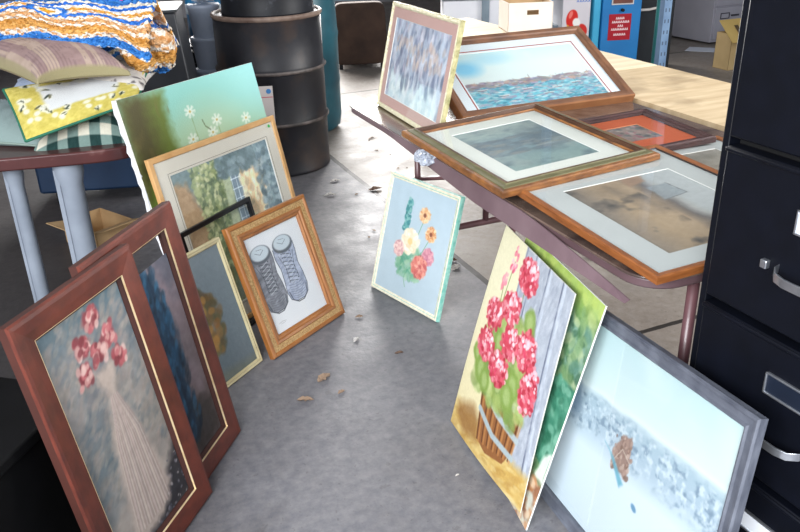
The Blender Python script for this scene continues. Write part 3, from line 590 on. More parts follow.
A.dabs(60, (.15, .85, .5, .72), .009, ['#d4b8ac', '#dcc8bc', '#bca49c'], 1.5, 1.5, .5); A.mottle(.08, .012)
art_panel(A, r, -.0072, P_PRINT)

# P13: harbour print tilted back
w, h = .697, .428
r = rig('framed_print', 'wide brown frame with white mat and blue harbour skyline print, tilted back on the table', 'picture', .222, 2.606, .7715, 21.9, 63.1, w, h)
M_BRW = mat('brown_wood_frame', '#5e4030', '#80583e', 7, (2, 2, 18), .42, coat=.15, bump=.05); M_BRS = mat('light_brown_side', '#80502e', '#94633c', 7, (2, 14, 2), .5)
ring('frame', w, h, [(0, -.035, 1), (0, -.006, 1), (.003, -.001, 0), (.010, 0, 0), (.020, -.001, 0), (.024, -.005, 0), (.034, -.007, 0), (.037, -.013, 0), (.037, -.035, 0)], [M_BRW, M_BRS], r)
M_WMAT = mat('white_mat_board', '#d5dde2', '#dbe2e6', 5, rough=.8); boarded(r, w, h, .037, .014, [M_WMAT, M_WBEV], (.088, .039, .088, .088), True, .035)
ring('mat_line', w, h, [((.076, .038, .076, .076), -.0130, 0), ((.0805, .0385, .0805, .0805), -.0130, 0), ((.0805, .0385, .0805, .0805), -.0134, 0), ((.076, .038, .076, .076), -.0134, 0)], [mat('red_mat_line', '#a04438', rough=.8)], r)
A = Art(w, h, .12, .88, .085, .81, px=.0018, seed=25); A.grad([(.085, '#5aa4b8'), (.25, '#62aabc'), (.355, '#5c9cb0'), (.37, '#ccd6d4'), (.6, '#d2e0de'), (.81, '#c2dcde')])
A.blend((A.noise(.12, 6) - .5) * 3 * (A.V > .37), '#dfe8e6'); A.ell(.18, .60, .06, .04, '#70bce0', 0, 1, .8); A.ell(.34, .70, .08, .03, '#9cd0e4', 0, 1, .5)
A.dabs(1500, (.12, .88, .085, .36), .0038, ['#4a8c9c', '#7cbcc8', '#3c7488', '#9090a4', '#b0a4a8', '#b8d0d2', '#787c98', '#54a0b0', '#68b0be', '#8ca8b0'], 3, 0, .65)
for k in range(70):
    u = .13 + .74 * k / 70; hh = [.006, .011, .016, .009, .021, .007, .013][(k * 5) % 7]; A.line([(u, .36), (u, .368 + hh / h)], .0045, ['#94848c', '#b09c94', '#747c90', '#c0ac9c'][k % 4], .7)
A.line([(.5, .36), (.5, .45)], .0025, '#84787c', .8); A.line([(.66, .36), (.66, .43)], .002, '#84787c', .8)
A.dabs(200, (.12, .88, .34, .40), .005, ['#84747c', '#b09488', '#6c748c', '#8c8c88', '#a89cb0'], 2.5, 0, .7)
for u, v in ((.45, .28), (.62, .26), (.3, .23), (.74, .29), (.55, .20), (.2, .32)): A.line([(u - .03, v), (u + .03, v)], .005, '#d0ccc8', .7); A.line([(u - .025, v - .012), (u + .02, v - .012)], .004, '#8c5c60', .7); A.line([(u, v), (u, v + .05)], .0012, '#68606a', .7)
art_panel(A, r, -.0152, P_PRINT)
# the carton it rests on
mb = MB(); mb.box((-.18, -.10, 0), (.18, .10, .155)); o = mb.build('cardboard_box', mat('brown_cardboard', '#a5845a', '#b8966a', 8, rough=.85), None, bevel=.002); o.location = tp(-.06, .66, ZT); o.rotation_euler = (0, 0, ROT); tag(o, 'low brown carton hidden behind and under the tilted harbour print', 'box')

# P15: sand-coloured print, near right corner of the table
M_ORG = mat('orange_brown_wood', '#744220', '#955a2e', 7, (3, 3, 20), .4, coat=.2, bump=.05); M_DKL = mat('dark_inner_lip', '#2c1a14', '#3a241a', 10, rough=.5)
w, h = .508, .621
r = rig('framed_print', 'orange-brown frame with white mat and sandy beach print, overhanging the near table corner', 'picture', .500, 1.394, .760, 22.8, 88.1, w, h, 1.77)
ring('frame', w, h, [(0, -.018, 0), (0, -.003, 0), (.003, 0, 0), (.014, -.001, 0), (.018, -.003, 1), (.021, -.006, 1), (.021, -.018, 1)], [M_ORG, M_DKL], r)
M_GMAT = mat('pale_grey_mat_board', '#b9bcba', '#c0c3c1', 5, rough=.8); boarded(r, w, h, .021, .007, [M_GMAT, M_WBEV], (.098, .082, .090, .155), True, .018)
A = Art(w, h, .19, .825, .13, .755, px=.002, seed=26); A.grad([(.16, '#6a645e'), (.24, '#8f8172'), (.36, '#a99378'), (.5, '#b09a80'), (.57, '#6f6a68'), (.62, '#a8a8a4'), (.66, '#b4b8b8'), (.84, '#bcc0c0')], A.U + (A.noise(.12, 4) - .5) * .08)
A.blend((A.noise(.07, 5, ay=.5) - .5) * 2.5 * (A.U < .56), '#75695e'); A.blend((A.noise(.05, 8) - .6) * 4 * (A.U < .5), '#54504c'); A.poly([(.50, .66), (.62, .69), (.64, .77), (.52, .78)], '#a08470', .01, .9, .01)
A.poly([(.55, .50), (.70, .52), (.69, .64), (.57, .63)], '#929a9e', .01, .8, .01); A.line([(.55, .50), (.70, .52), (.69, .64)], .003, '#6c6c6c', .8); A.mottle(.06, .01)
art_panel(A, r, -.0082, P_PRINT)
st = MB(); st.lathe([(.013, 0), (.013, .0006)], (w / 2 - .065, h - .065, -.0032), 18); tag(st.build('price_sticker', mat('yellow_sticker', '#cdbf86', rough=.6), r), 'small round pale yellow sticker')

# P16: orange matted small frame
M_RDK = mat('dark_maroon_frame', '#34201f', '#503230', 9, (2, 2, 16), .35, coat=.3, bump=.1)
w, h = .350, .346
r = rig('framed_print', 'small dark maroon frame with a bright orange mat, lying right of the misty blue print', 'picture', .611, 2.163, .764, 19.6, 89.0, w, h, 2.5)
ring('frame', w, h, [(0, -.020, 0), (0, -.004, 0), (.004, 0, 0), (.012, 0, 0), (.016, -.004, 0), (.026, -.004, 0), (.034, -.010, 0), (.034, -.020, 0)], [M_RDK], r)
M_OM = mat('orange_mat_board', '#c4572c', '#cd6236', 6, rough=.8); M_OM2 = mat('light_orange_bevel', '#e08a5c', rough=.7); boarded(r, w, h, .034, .011, [M_OM, M_OM2], .105, True, .02)
A = Art(w, h, .28, .72, .28, .72, px=.002, seed=27); A.fill('#8c7c76'); A.blend((A.noise(.03, 3) - .4) * 2.5, '#a8948c'); A.dabs(60, (.3, .7, .3, .7), .006, ['#9a5c6c', '#6c7474', '#b0a49c', '#54585c'], 1.5, None, .7)
art_panel(A, r, -.0122, P_PRINT)
# P17: matted picture beneath it
w, h = .42, .46
r = rig('framed_print', 'brown framed print with grey mat mostly hidden, lying beside the black cabinet edge', 'picture', .665, 1.80, .7435, 22.8, 89.9, w, h)
r.location = (r.location[0] + .10, r.location[1] - .03, .7575)
ring('frame', w, h, [(0, -.014, 0), (0, -.002, 0), (.003, 0, 0), (.016, -.001, 0), (.020, -.005, 0), (.020, -.014, 0)], [M_ORG], r)
boarded(r, w, h, .020, .007, [M_GMAT, M_WBEV], .085, True, .014)
A = Art(w, h, .19, .81, .17, .83, px=.003, seed=28); A.grad([(0, '#6c6860'), (.5, '#8c8478'), (1, '#a8a49c')]); A.mottle(.2, .03); art_panel(A, r, -.0082, P_PRINT)

# P14: wide green and brown moulding on top of the others
M_GRN = mat('antique_green_band', '#504d30', '#6c6748', 10, (2, 2, 10), .5, bump=.1); M_ANT = mat('antique_brown_wood', '#6c4226', '#9a6636', 8, (3, 3, 18), .42, coat=.15, bump=.15, c3='#54341e', c3lo=.52, c3hi=.7, c3scale=10); M_STP = mat('dark_brown_steps', '#3c261a', '#5c3e2a', 10, rough=.4, coat=.2)
w, h = .491, .566
r = rig('framed_print', 'antique frame with green band and misty grey blue print, topmost on the table', 'picture', .254, 1.835, .7925, 24.8, 88.0, w, h, 2.65)
ring('frame', w, h, [(0, -.026, 0), (0, -.012, 0), (.003, -.009, 0), (.012, -.008, 1), (.014, -.006, 1), (.026, -.004, 1), (.029, -.001, 2), (.033, 0, 2), (.035, -.004, 2), (.039, -.003, 2), (.041, -.008, 2), (.046, -.008, 0), (.050, -.014, 0), (.050, -.026, 0)], [M_ANT, M_GRN, M_STP], r)
M_IMAT = mat('ivory_mat_board', '#dedfd6', '#e4e5dd', 5, rough=.8); boarded(r, w, h, .050, .015, [M_IMAT, M_WBEV], .112, True, .026)
A = Art(w, h, .2, .8, .18, .82, px=.002, seed=29); A.grad([(.18, '#8aa09a'), (.4, '#7e9698'), (.55, '#748c94'), (.7, '#98aaa6'), (.82, '#9cacaa')]); A.blend((A.noise(.06, 2, ay=1.8) - .45) * 2.5, '#5c7078'); A.blend((A.noise(.08, 12) - .5) * 3, '#9aa6a2')
A.dabs(250, (.2, .8, .4, .62), .008, ['#5a6c78', '#7c8c92', '#8c8c86', '#66747c'], 2.5, 0, .5); A.poly([(.52, .56), (.8, .5), (.8, .72), (.68, .68)], '#61727a', .03, .6, .03); A.mottle(.06, .01)
art_panel(A, r, -.0162, P_PRINT)

# ================================================================== BLACK FILING CABINET
ang = R(24.4); FD = Vector((math.sin(ang), -math.cos(ang), 0))
root = empty('filing_cabinet', 'tall black steel filing cabinet with chrome handles at the right edge', 'filing cabinet', (.590, 1.375, 0)); root.rotation_euler = (0, 0, math.atan2(FD.y, FD.x))
# local x along the front (towards the camera), local y into the cabinet
M_CAB = mat('black_enamel', '#03050d', '#060914', 20, rough=.5, spec=.25, bump=.02); M_CHR = mat('brushed_chrome', '#b8bcc4', '#d4d8de', 40, rough=.28, metal=.9); M_CARD = mat('blank_card', '#e4e8ee', rough=.8); M_GAP = mat('black_gap', '#050507', rough=.7); M_NAVY = mat('black_card', '#0d1524', '#111b2c', rough=.5)
WC = .435; zs = [1.345, 1.033, .722, .412, .102]
mb = MB(); mb.box((-.018, .004, .03), (-.002, .68, 1.378)); mb.box((WC - .018, .004, .03), (WC, .68, 1.378)); mb.box((-.002, .02, .03), (WC - .018, .68, .102)); mb.box((-.002, .66, .102), (WC - .018, .68, 1.378)); mb.box((-.002, .01, 1.345), (WC - .018, .66, 1.378)); mb.box((-.018, .03, 0), (WC, .66, .03)); mb.build('body', M_CAB, root, bevel=.002)
mb = MB(); mb.box((-.001, .03, .105), (WC - .019, .05, 1.34)); mb.build('inner_panel', M_GAP, root)
for k in range(4):
    zt, zb = zs[k], zs[k + 1]
    mb = MB(); mb.box((.002, -.004, zb + .012), (WC - .022, .028, zt - .004)); d = mb.build('drawer', M_CAB, root, bevel=.004)
    mb = MB(); mb.box((.002, -.009, zt - .014), (WC - .022, -.003, zt - .005)); mb.build('drawer_lip', M_CAB, d, bevel=.003)
    zc = zt - .091; x0, x1 = .170, .262
    mb = MB(); t_ = .004
    for a, b in (((x0, zc - .022), (x1, zc - .022 + t_)), ((x0, zc + .022 - t_), (x1, zc + .022)), ((x0, zc - .022), (x0 + t_, zc + .022)), ((x1 - t_, zc - .022), (x1, zc + .022))): mb.box((a[0], -.009, a[1]), (b[0], -.003, b[1]))
    mb.build('label_holder', M_CHR, d, bevel=.001)
    mb = MB(); mb.box((x0 + .002, -.0055, zc - .020), (x1 - .002, -.0035, zc + .020)); c = mb.build('label_card', M_CARD if k in (1, 3) else M_NAVY, d)
    if k in (1, 3): tag(c, 'white card')
    zh = zt - .184; mb = MB(); X0, X1 = .152, .280
    pts = [(X0, -.004, zh), (X0 + .004, -.020, zh), (X0 + .018, -.034, zh - .003), (X0 + .04, -.040, zh - .004), (X1 - .04, -.040, zh - .004), (X1 - .018, -.034, zh - .003), (X1 - .004, -.020, zh), (X1, -.004, zh)]
    vs = []
    for x, y, z in pts: vs += [(x, y, z + .008), (x, y + .004, z + .008), (x, y + .004, z - .008), (x, y, z - .008)]
    mb.add(vs, [(4 * i + j, 4 * i + (j + 1) % 4, 4 * i + 4 + (j + 1) % 4, 4 * i + 4 + j) for i in range(len(pts) - 1) for j in range(4)] + [(0, 1, 2, 3), tuple(4 * (len(pts) - 1) + i for i in (3, 2, 1, 0))]); mb.build('handle', M_CHR, d, bevel=.0015)
    if k == 1:
        mb = MB(); mb.box((.120, -.014, zh - .008), (.134, -.003, zh + .008)); mb.build('thumb_latch', M_CHR, d, bevel=.002)

# ================================================================== BARRELS at the back
M_DRUM = mat('black_drum_paint', '#16161a', '#26262b', 5, rough=.45, spec=.4, bump=.1, c3='#3a2e28', c3lo=.5, c3hi=.7, c3scale=6); M_RUST = mat('rusty_rim', '#5a463c', '#8a786c', 12, rough=.6, bump=.2)
root = empty('steel_drum', 'large black steel drum standing on the floor behind the leaning pictures', 'drum', (-.70, 4.62, 0))
r0 = .298; prof = [(r0 - .02, .0), (r0, .006), (r0 + .004, .016), (r0, .026)]
for zc in (.30, .585): prof += [(r0, zc - .022), (r0 + .006, zc - .012), (r0 + .013, zc), (r0 + .006, zc + .012), (r0, zc + .022)]
prof += [(r0, .86)]
mb = MB(); mb.lathe(prof, n=72); mb.build('body', M_DRUM, root, True)
for zc in (.30, .585):
    mb = MB(); mb.lathe([(r0 + .0095, zc - .009), (r0 + .0138, zc - .003), (r0 + .0138, zc + .003), (r0 + .0095, zc + .009)], n=72, cap=False); tag(mb.build('rolling_hoop', mat('worn_hoop', '#3c3634', '#6a605c', 14, rough=.5, lo=.4, hi=.65), root, True), 'worn greyish ring round the drum')
mb = MB(); mb.lathe([(r0 - .012, .85), (r0 + .002, .856), (r0 + .008, .864), (r0 + .009, .874), (r0 + .004, .882), (r0 - .004, .882), (r0 - .009, .874), (r0 - .012, .866)], n=72, cap=False); mb.build('rim', M_RUST, root, True)
mb = MB(); mb.lathe([(r0 - .008, .862), (r0 - .011, .868)], n=72); mb.build('lid', M_DRUM, root)
root = empty('steel_drum', 'smaller scuffed black drum stacked on top of the large black drum', 'drum', (-.69, 4.62, .869))
r1_ = .252; mb = MB(); mb.lathe([(r1_ - .01, 0), (r1_ + .004, .006), (r1_ + .004, .018), (r1_, .024), (r1_, .16), (r1_ + .007, .18), (r1_, .20), (r1_, .34), (r1_ + .006, .345), (r1_ + .006, .36), (r1_ - .01, .362)], n=64); mb.build('body', mat('scuffed_black_drum', '#0e0f13', '#1a1c22', 7, rough=.5, spec=.3, c3='#4c4e56', c3lo=.62, c3hi=.75, c3scale=10), root, True)
root = empty('plastic_drum', 'teal plastic barrel behind the large black drum', 'drum', (-.655, 5.42, 0))
mb = MB(); mb.lathe([(.24, 0), (.275, .03), (.285, .10), (.285, .30), (.29, .33), (.285, .36), (.287, .6), (.292, .63), (.287, .66), (.28, .86), (.25, .92), (.2, .95)], n=56); mb.build('body', mat('teal_plastic', '#1d5564', '#2a6b7a', 4, rough=.4, c3='#17424e', c3lo=.5, c3hi=.7), root, True)
# brown upholstered seat back beyond
root = empty('armchair', 'brown upholstered chair in the far aisle between barrel and table', 'chair', (-.30, 7.45, 0), R(8))
mb = MB(); 
M_UPH = mat('brown_upholstery', '#3a2a22', '#523c30', 6, rough=.9, bump=.2)
rbox(mb, 0, 0, .31, .245, .07, .27, p=9, taper=.08); mb.build('backrest', M_UPH, root, True)
mb = MB(); rbox(mb, 0, .26, .20, .23, .22, .09); mb.build('seat', M_UPH, root, True)
for sx in (-1, 1):
    for sy in (-.02, .44): mb = MB(); mb.box((sx * .19 - .015, sy - .015, 0), (sx * .19 + .015, sy + .015, .13)); mb.build('leg', mat('dark_chair_leg', '#1c1a1c'), root)

# ================================================================== LEFT TABLE and pillows
def S(p, k=1.05): return Vector((p[0] * k, p[1] * k, 1.45 - (1.45 - p[2]) * k))
root = empty('plastic_table', 'low reddish brown topped table on thick white plastic legs, piled with pillows', 'table', (-1.45, 2.95, 0)); root.rotation_euler = (0, 0, R(12))
M_RT = mat('reddish_brown_laminate', '#3c1e1e', '#502a29', 6, rough=.35, coat=.2, c3='#7a5a56', c3lo=.6, c3hi=.75, c3scale=12)
poly = [(.52 * math.copysign(abs(math.cos(a)) ** .3, math.cos(a)), .42 * math.copysign(abs(math.sin(a)) ** .3, math.sin(a))) for a in np.linspace(0, 2 * math.pi, 65)[:-1]]
mb = MB(); mb.prism(poly, .645, .69); mb.build('tabletop', M_RT, root, bevel=.006)
M_WP = mat('white_plastic', '#7c8490', '#949ca8', 6, rough=.45)
for lx, ly, rr_ in ((.245, -.34, .040), (.06, -.31, .026), (-.36, .28, .036), (.14, .20, .034)):
    mb = MB(); prof = [(rr_ * .95, 0), (rr_, .02), (rr_, .56), (rr_ * 1.25, .60), (rr_ * 1.25, .645)]; mb.lathe(prof, (lx, ly, 0), 28)
    mb.box((lx - rr_ * 1.15, ly - rr_ * .7, 0.0), (lx - rr_ * .8, ly + rr_ * .2, .62)); mb.build('leg', M_WP, root, 'auto')

def pillow(name, label, c4, th, artf, group=None, k=.10, pip=None, sc=1.05, bump=.25, low=.5, pw=.55):
    c4 = [S(c, sc) for c in c4]; ctr = sum(c4, Vector()) / 4
    root = empty(name, label, 'pillow' if 'pillow' in name else 'cushion', ctr, group=group)
    P = [np.array(c - ctr) for c in c4]; wd = (c4[1] - c4[0]).length; dp = (c4[3] - c4[0]).length
    nrm = np.cross(P[1] - P[0], P[3] - P[0]); nrm /= np.linalg.norm(nrm)
    def fn(sign):
        def f(U, V):
            s, t = 2 * U - 1, 2 * V - 1; s2 = s * (1 - k * (1 - t * t)); t2 = t * (1 - k * (1 - s * s)); u, v = (s2 + 1) / 2, (t2 + 1) / 2
            X = [(1 - v) * ((1 - u) * P[0][i] + u * P[1][i]) + v * ((1 - u) * P[3][i] + u * P[2][i]) for i in range(3)]
            hgt = np.clip((1 - s ** 2) * (1 - t ** 2), 0, 1) ** pw * th * (1 if sign > 0 else -low)
            return X[0] + nrm[0] * hgt, X[1] + nrm[1] * hgt, X[2] + nrm[2] * hgt
        return f
    A = Art(wd, dp, 0, 1, 0, 1, px=.004, seed=41); artf(A, wd, dp)
    pm = paint_mat('fabric_cloth', .9, bump=.3, bscale=260)
    A.mesh('cover', fn(1), pm, root)
    B_ = Art(wd, dp, 0, 1, 0, 1, px=.006, seed=42); artf(B_, wd, dp); b = B_.mesh('underside', fn(-1), pm, root)
    if pip:
        f = fn(1); uu = np.concatenate([np.linspace(0, 1, 30), np.ones(30), np.linspace(1, 0, 30), np.zeros(30)]); vv = np.concatenate([np.zeros(30), np.linspace(0, 1, 30), np.ones(30), np.linspace(1, 0, 30)])
        X, Y, Z = f(uu, vv); mb = MB(); mb.tube([(x, y, z) for x, y, z in zip(X, Y, Z)], pip[1], 8); mb.build('piping', pip[0], root, True)
    return root
def a_grey(A, w, d): A.grad([(0, '#7d8f8c'), (.5, '#92a3a4'), (1, '#a4b4bc')]); A.blend((A.noise(.08, 3, ax=2) - .5) * 2, '#6c7c7c')
pillow('pillow', 'pale grey green pillow at far left of the table beneath the yellow cushion', [(-1.62, 2.60, .75), (-1.12, 2.52, .735), (-1.12, 2.85, .76), (-1.62, 2.95, .78)], .085, a_grey, pip=(mat('sage_piping', '#7c8c84', rough=.9), .004))
def a_plaid(A, w, d):
    A.fill('#c8c4b4'); q = .072; fx = ((A.X + .01) / q) % 1 < .5; fy = ((A.Y + .01) / q) % 1 < .5
    A.blend((fx ^ fy) * 1., '#6d827c'); A.blend((fx & fy) * 1., '#173432'); A.mottle(.06, .006)
pillow('pillow', 'dark green and white gingham pillow lowest in the pile, at the front of the table', [(-1.175, 2.455, .700), (-.85, 2.55, .712), (-.88, 2.90, .80), (-1.22, 2.80, .79)], .12, a_plaid, pip=(mat('dark_green_piping', '#a8b0a8', rough=.9), .0035), sc=1.06)
def a_white(A, w, d):
    A.fill('#c6c2bc'); A.mottle(.08, .02)
    A.dabs(70, (0, 1, 0, 1), .006, ['#4c484c', '#6c6460', '#5c5c50'], 2.5, None, .7)
pillow('pillow', 'white pillow with dark sprig pattern between the tan velvet pillow and yellow cushion', [(-1.13, 2.62, .865), (-.84, 2.68, .875), (-.84, 2.98, .90), (-1.15, 2.98, .90)], .06, a_white)
def a_blue(A, w, d): A.grad([(0, '#a3b2cc'), (1, '#c0cadc')]); A.mottle(.1, .03)
pillow('pillow', 'pale blue white pillow corner showing at left between tan pillow and yellow cushion', [(-1.32, 2.72, .85), (-1.12, 2.66, .855), (-1.08, 2.95, .86), (-1.40, 3.0, .86)], .055, a_blue)
def a_yellow(A, w, d):
    A.fill('#bcae58'); A.mottle(.16, .01)
    A.poly([(.24, .28), (.80, .34), (.84, .80), (.20, .86)], '#c9cdd2', .012, .95, .006)
    rng = A.rng
    for k in range(90):
        u, v = rng.rand(), rng.rand()
        if .28 < u < .78 and .34 < v < .78: continue
        if not (.05 < u < .97 and .06 < v < .96): continue
        A.ell(u, v, .013, .010, '#d6d6c8', rng.rand() * 3, .6, .85); 
        if k % 2: A.dabs(2, (u - .02, u + .02, v - .03, v + .03), .0035, ['#3c4434', '#54543c', '#2c3830'], 3, None, .9)
pillow('cushion', 'flat yellow cushion with white flowers and green edge, sloping over the front of the pile', [(-1.155, 2.44, .778), (-.85, 2.64, .848), (-.875, 2.88, .905), (-1.285, 2.64, .898)], .03, a_yellow, k=.02, pip=(mat('green_cord_edge', '#1c5c48', '#246c54', 30, rough=.8), .005), sc=1.04, low=.8, pw=.3)
def a_tan(A, w, d):
    A.fill('#a08d80')
    for u0, wd_ in ((.06, .10), (.30, .26), (.62, .05), (.74, .14), (.92, .03)):
        A.blend((np.abs(A.U + (A.V - .5) * .05 - u0 - wd_ / 2) < wd_ / 2) * .6, '#7d6468')
    A.blend((np.abs((A.U * 26) % 1 - .5) < .18) * .35 * (A.noise(.1, 3) > .4), '#5c4a50'); A.mottle(.10, .02)
    for e_ in (A.U, 1 - A.U, A.V, 1 - A.V): A.blend(np.clip((.022 - e_) * 80, 0, 1), '#8a8262')
pillow('pillow', 'tan and mauve striped velvet pillow under the crocheted blanket', [(-1.09, 2.46, .950), (-.87, 2.68, .925), (-1.10, 3.05, .98), (-1.50, 2.72, 1.00)], .095, a_tan, k=.20, sc=1.05, low=.25, pw=.36)

# crocheted blanket
root = empty('crochet_blanket', 'crocheted blanket in blue, white and orange bunched on top of the pillow pile', 'blanket', S((-1.25, 2.9, 1.05)))
c0 = root.location.copy()
def crochet_col(A):
    rows = ['#3070b8', '#3070b8', '#d8d0c4', '#d09a54', '#c08640', '#e6ddd0', '#c99a6c', '#e6ddd0', '#2f6cc0', '#e8dfd2', '#d89a48', '#ece4d8', '#2a6ac4', '#e6dccc']
    zig = np.abs((A.X / .034) % 1 - .5) * .016; r_ = ((A.Y + zig + (A.noise(.1, 5) - .5) * .03) / .026); ri = np.floor(r_).astype(int) % len(rows)
    cols = np.array([A.col(c) for c in rows]); A.c = cols[ri]
    cell = ((np.floor(A.X / .017) + np.floor(A.Y / .013)) % 3 == 0) & np.isin(ri, [2, 5, 7, 9, 6]); A.blend(cell * .8, '#c98a50')
    cell = ((np.floor(A.X / .02) + np.floor(A.Y / .02)) % 4 == 0) & np.isin(ri, [0, 1, 8]); A.blend(cell * .0, '#e8dfd2')
    A.mottle(.2, .008)
A = Art(1.0, .75, 0, 1, 0, 1, px=.004, seed=44); crochet_col(A)
for cx, cy in ((.22, .30), (.60, .34), (.40, .62), (.80, .60)):
    A.ell(cx, cy, .085, .05, '#2c70c6', 0, .1); A.ell(cx, cy, .060, .034, '#ece2d4', 0, .1, 1, .2); A.ell(cx, cy, .036, .022, '#dd9a2e', 0, .2)
A.mottle(.15, .008)
def fb(U, V):
    # V: 0 front hem .. 1 back; U: left to right
    x = -1.62 + U * .80; xs = np.interp(V, [0, .15, .4, 1], [2.70, 2.69, 2.80, 3.10]) + .02 * np.sin(U * 17) - .04 * np.sin(U * 3.1) + U * .06
    z = np.interp(V, [0, .05, .15, .3, .55, 1], [1.047, 1.075, 1.115, 1.135, 1.150, .93]) + .007 * np.sin(U * 23 + V * 9) + .010 * np.sin(U * 9 - V * 7) - .045 * (1 - U) * (U < 1) * (V < 2) * .6 + .010
    z = z - np.clip((U - .55) * 2.4, 0, 1) ** 1.5 * .10 * np.clip(1.3 - V * 2.2, 0, 1)
    rg = (A.noise(.012, 77) - .5) * .014
    kx, ky, kz = x * 1.05, xs * 1.05 - rg, 1.45 - (1.45 - z) * 1.05 + rg
    return kx - c0.x, ky - c0.y, kz - c0.z
o = A.mesh('blanket_top', fb, paint_mat('crochet_yarn', .95, bump=.8, bscale=110, wave=True), root)
so = o.modifiers.new('thick', 'SOLIDIFY'); so.thickness = .016; so.offset = -1
# the bunched end hanging at the right
A = Art(.55, .30, 0, 1, 0, 1, px=.004, seed=45); crochet_col(A); A.blend((np.abs(A.U - .30) < .05) * 1., '#2b74d0'); A.blend((A.V > .0) * (np.abs(A.V + .3 * np.sin(A.U * 6) - .55) < .03), '#2558a8'); A.mottle(.2, .008)
def fr(U, V):
    th = U * 2 * math.pi; ph = (V - .5) * math.pi; rr_ = 1 + .12 * np.sin(th * 3 + V * 5) + .08 * np.sin(V * 14 + th) + (A.noise(.015, 7) - .5) * .18
    x = np.cos(ph) * np.cos(th) * rr_ * .098; y = np.cos(ph) * np.sin(th) * rr_ * .13; z = np.sin(ph) * rr_ * .095
    return x - .03 * z / .1 + S((-.875, 2.90, .995)).x - c0.x, y + S((-.875, 2.90, .995)).y - c0.y, z + S((-.875, 2.90, .995)).z - c0.z
A.mesh('bunched_end', fr, paint_mat('crochet_yarn'), root)
mb = MB(); rbox(mb, 0, 0, 0, .085, .06, .022, 3, 14); o = mb.build('folded_cloth', mat('hot_pink_cloth', '#e83a9c', '#f24aa8', 10, rough=.8, bump=.2), None, True); o.location = S((-.945, 2.98, 1.142)); tag(o, 'small hot pink folded cloth on top of the crocheted blanket', 'cloth')

# things around and under the left table
M_BOX = mat('soft_black_plastic', '#050506', '#0a0a0c', 9, rough=.7, spec=.15)
M_DKP = mat('dark_grey_plastic', '#1c1f24', '#2a2d33', 8, rough=.5)
root = empty('storage_bin', 'dark grey lidded bin on the blue tote, behind the pillow pile', 'bin', (-1.43, 4.18, .376), R(8))
mb = MB(); 
for z0, z1, a, b in ((0, .575, .40, .35),):
    vs = [(sx * k, sy * k * .5, z) for z, k in ((z0, a), (z1, b)) for sx, sy in ((-1, -1), (1, -1), (1, 1), (-1, 1))]; mb.add(vs, [(0, 3, 2, 1), (4, 5, 6, 7), (0, 1, 5, 4), (1, 2, 6, 5), (2, 3, 7, 6), (3, 0, 4, 7)])
mb.build('bin_body', M_DKP, root, bevel=.008)
mb = MB(); mb.prism(rr(-.36, .36, -.185, .185, .03), .575, .59); mb.build('lid', mat('grey_bin_lid', '#23272b', '#2e3338', 8, rough=.5), root, bevel=.004)
# black barrel, blue canister with label, pale pail
root = empty('plastic_drum', 'black plastic barrel half hidden between dark bin and blue canister', 'drum', (-1.56, 4.86, 0)); mb = MB(); mb.lathe([(.17, 0), (.19, .02), (.19, .95), (.17, 1.0), (.1, 1.05)], n=40); mb.build('body', mat('matte_black_plastic', '#0d0f13', '#16181e', 9, rough=.5), root, True)
root = empty('crate', 'black slatted plastic crate carrying the blue canister', 'crate', (-1.16, 5.14, 0), R(10)); mb = MB(); mb.box((-.2, -.16, 0), (.2, .16, .02)); mb.box((-.2, -.16, .62), (.2, .16, .64)); mb.box((-.185, -.145, .02), (.185, .145, .60))
for k in range(9): mb.box((-.2, -.165, .03 + k * .066), (.2, -.150, .075 + k * .066)); mb.box((-.2, .150, .03 + k * .066), (.2, .165, .075 + k * .066)); mb.box((.19, -.15, .03 + k * .066), (.2, .15, .075 + k * .066)); mb.box((-.2, -.15, .03 + k * .066), (-.19, .15, .075 + k * .066))
for sx in (-1, 1):
    for sy in (-1, 1): mb.box((sx * .19 - .01, sy * .15 - .01, 0), (sx * .19 + .01, sy * .15 + .01, .64))
mb.build('crate_body', M_DKP, root)
root = empty('canister', 'blue metal canister with white lettered band on the black crate', 'canister', (-1.135, 5.13, .64))
mb = MB(); mb.lathe([(.125, 0), (.13, .005), (.13, .05)], n=48); mb.build('base_band', mat('white_band', '#b8c0c8', '#a8b0ba', 9, rough=.5), root, 'auto')
mb = MB(); mb.lathe([(.13, .05), (.13, .36), (.12, .38), (.05, .40)], n=48); mb.build('body', mat('bright_blue_paint', '#1878b0', '#2488c0', 5, rough=.35), root, True)
mb = MB(); mb.lathe([(.1305, .175), (.132, .176), (.132, .232), (.1305, .233)], n=48); mb.build('label_band', mat('white_label', '#c8d4dc', rough=.6), root, True)
def curved_text(txt, size, rad, a0, z, m, parent, name='lettering'):
    cu = bpy.data.curves.new(name, 'FONT'); cu.body = txt; cu.size = size; cu.extrude = .0004; cu.align_x = 'CENTER'
    ob = bpy.data.objects.new(name, cu); C.objects.link(ob); dg = bpy.context.evaluated_depsgraph_get(); me = bpy.data.meshes.new_from_object(ob.evaluated_get(dg)); bpy.data.objects.remove(ob)
    for v in me.vertices:
        x, y, e_ = v.co; a = a0 + x / rad; r_ = rad + e_; v.co = (r_ * math.cos(a), r_ * math.sin(a), z + y)
    me.materials.clear(); me.materials.append(m); o = bpy.data.objects.new(name, me); C.objects.link(o); o.parent = parent; return o
curved_text('ENE', .056, .1326, R(-84), .184, mat('dark_blue_ink', '#2c4a68', rough=.6), root)
root = empty('pail', 'stack of pale grey blue plastic pails beside the large black drum', 'pail', (-1.078, 4.76, 0))
mb = MB(); 
for k in range(5): z = k * .16; mb.lathe([(.070, z), (.072, z + .005), (.088, z + .150), (.092, z + .155), (.092, z + .170), (.086, z + .172)], n=36)
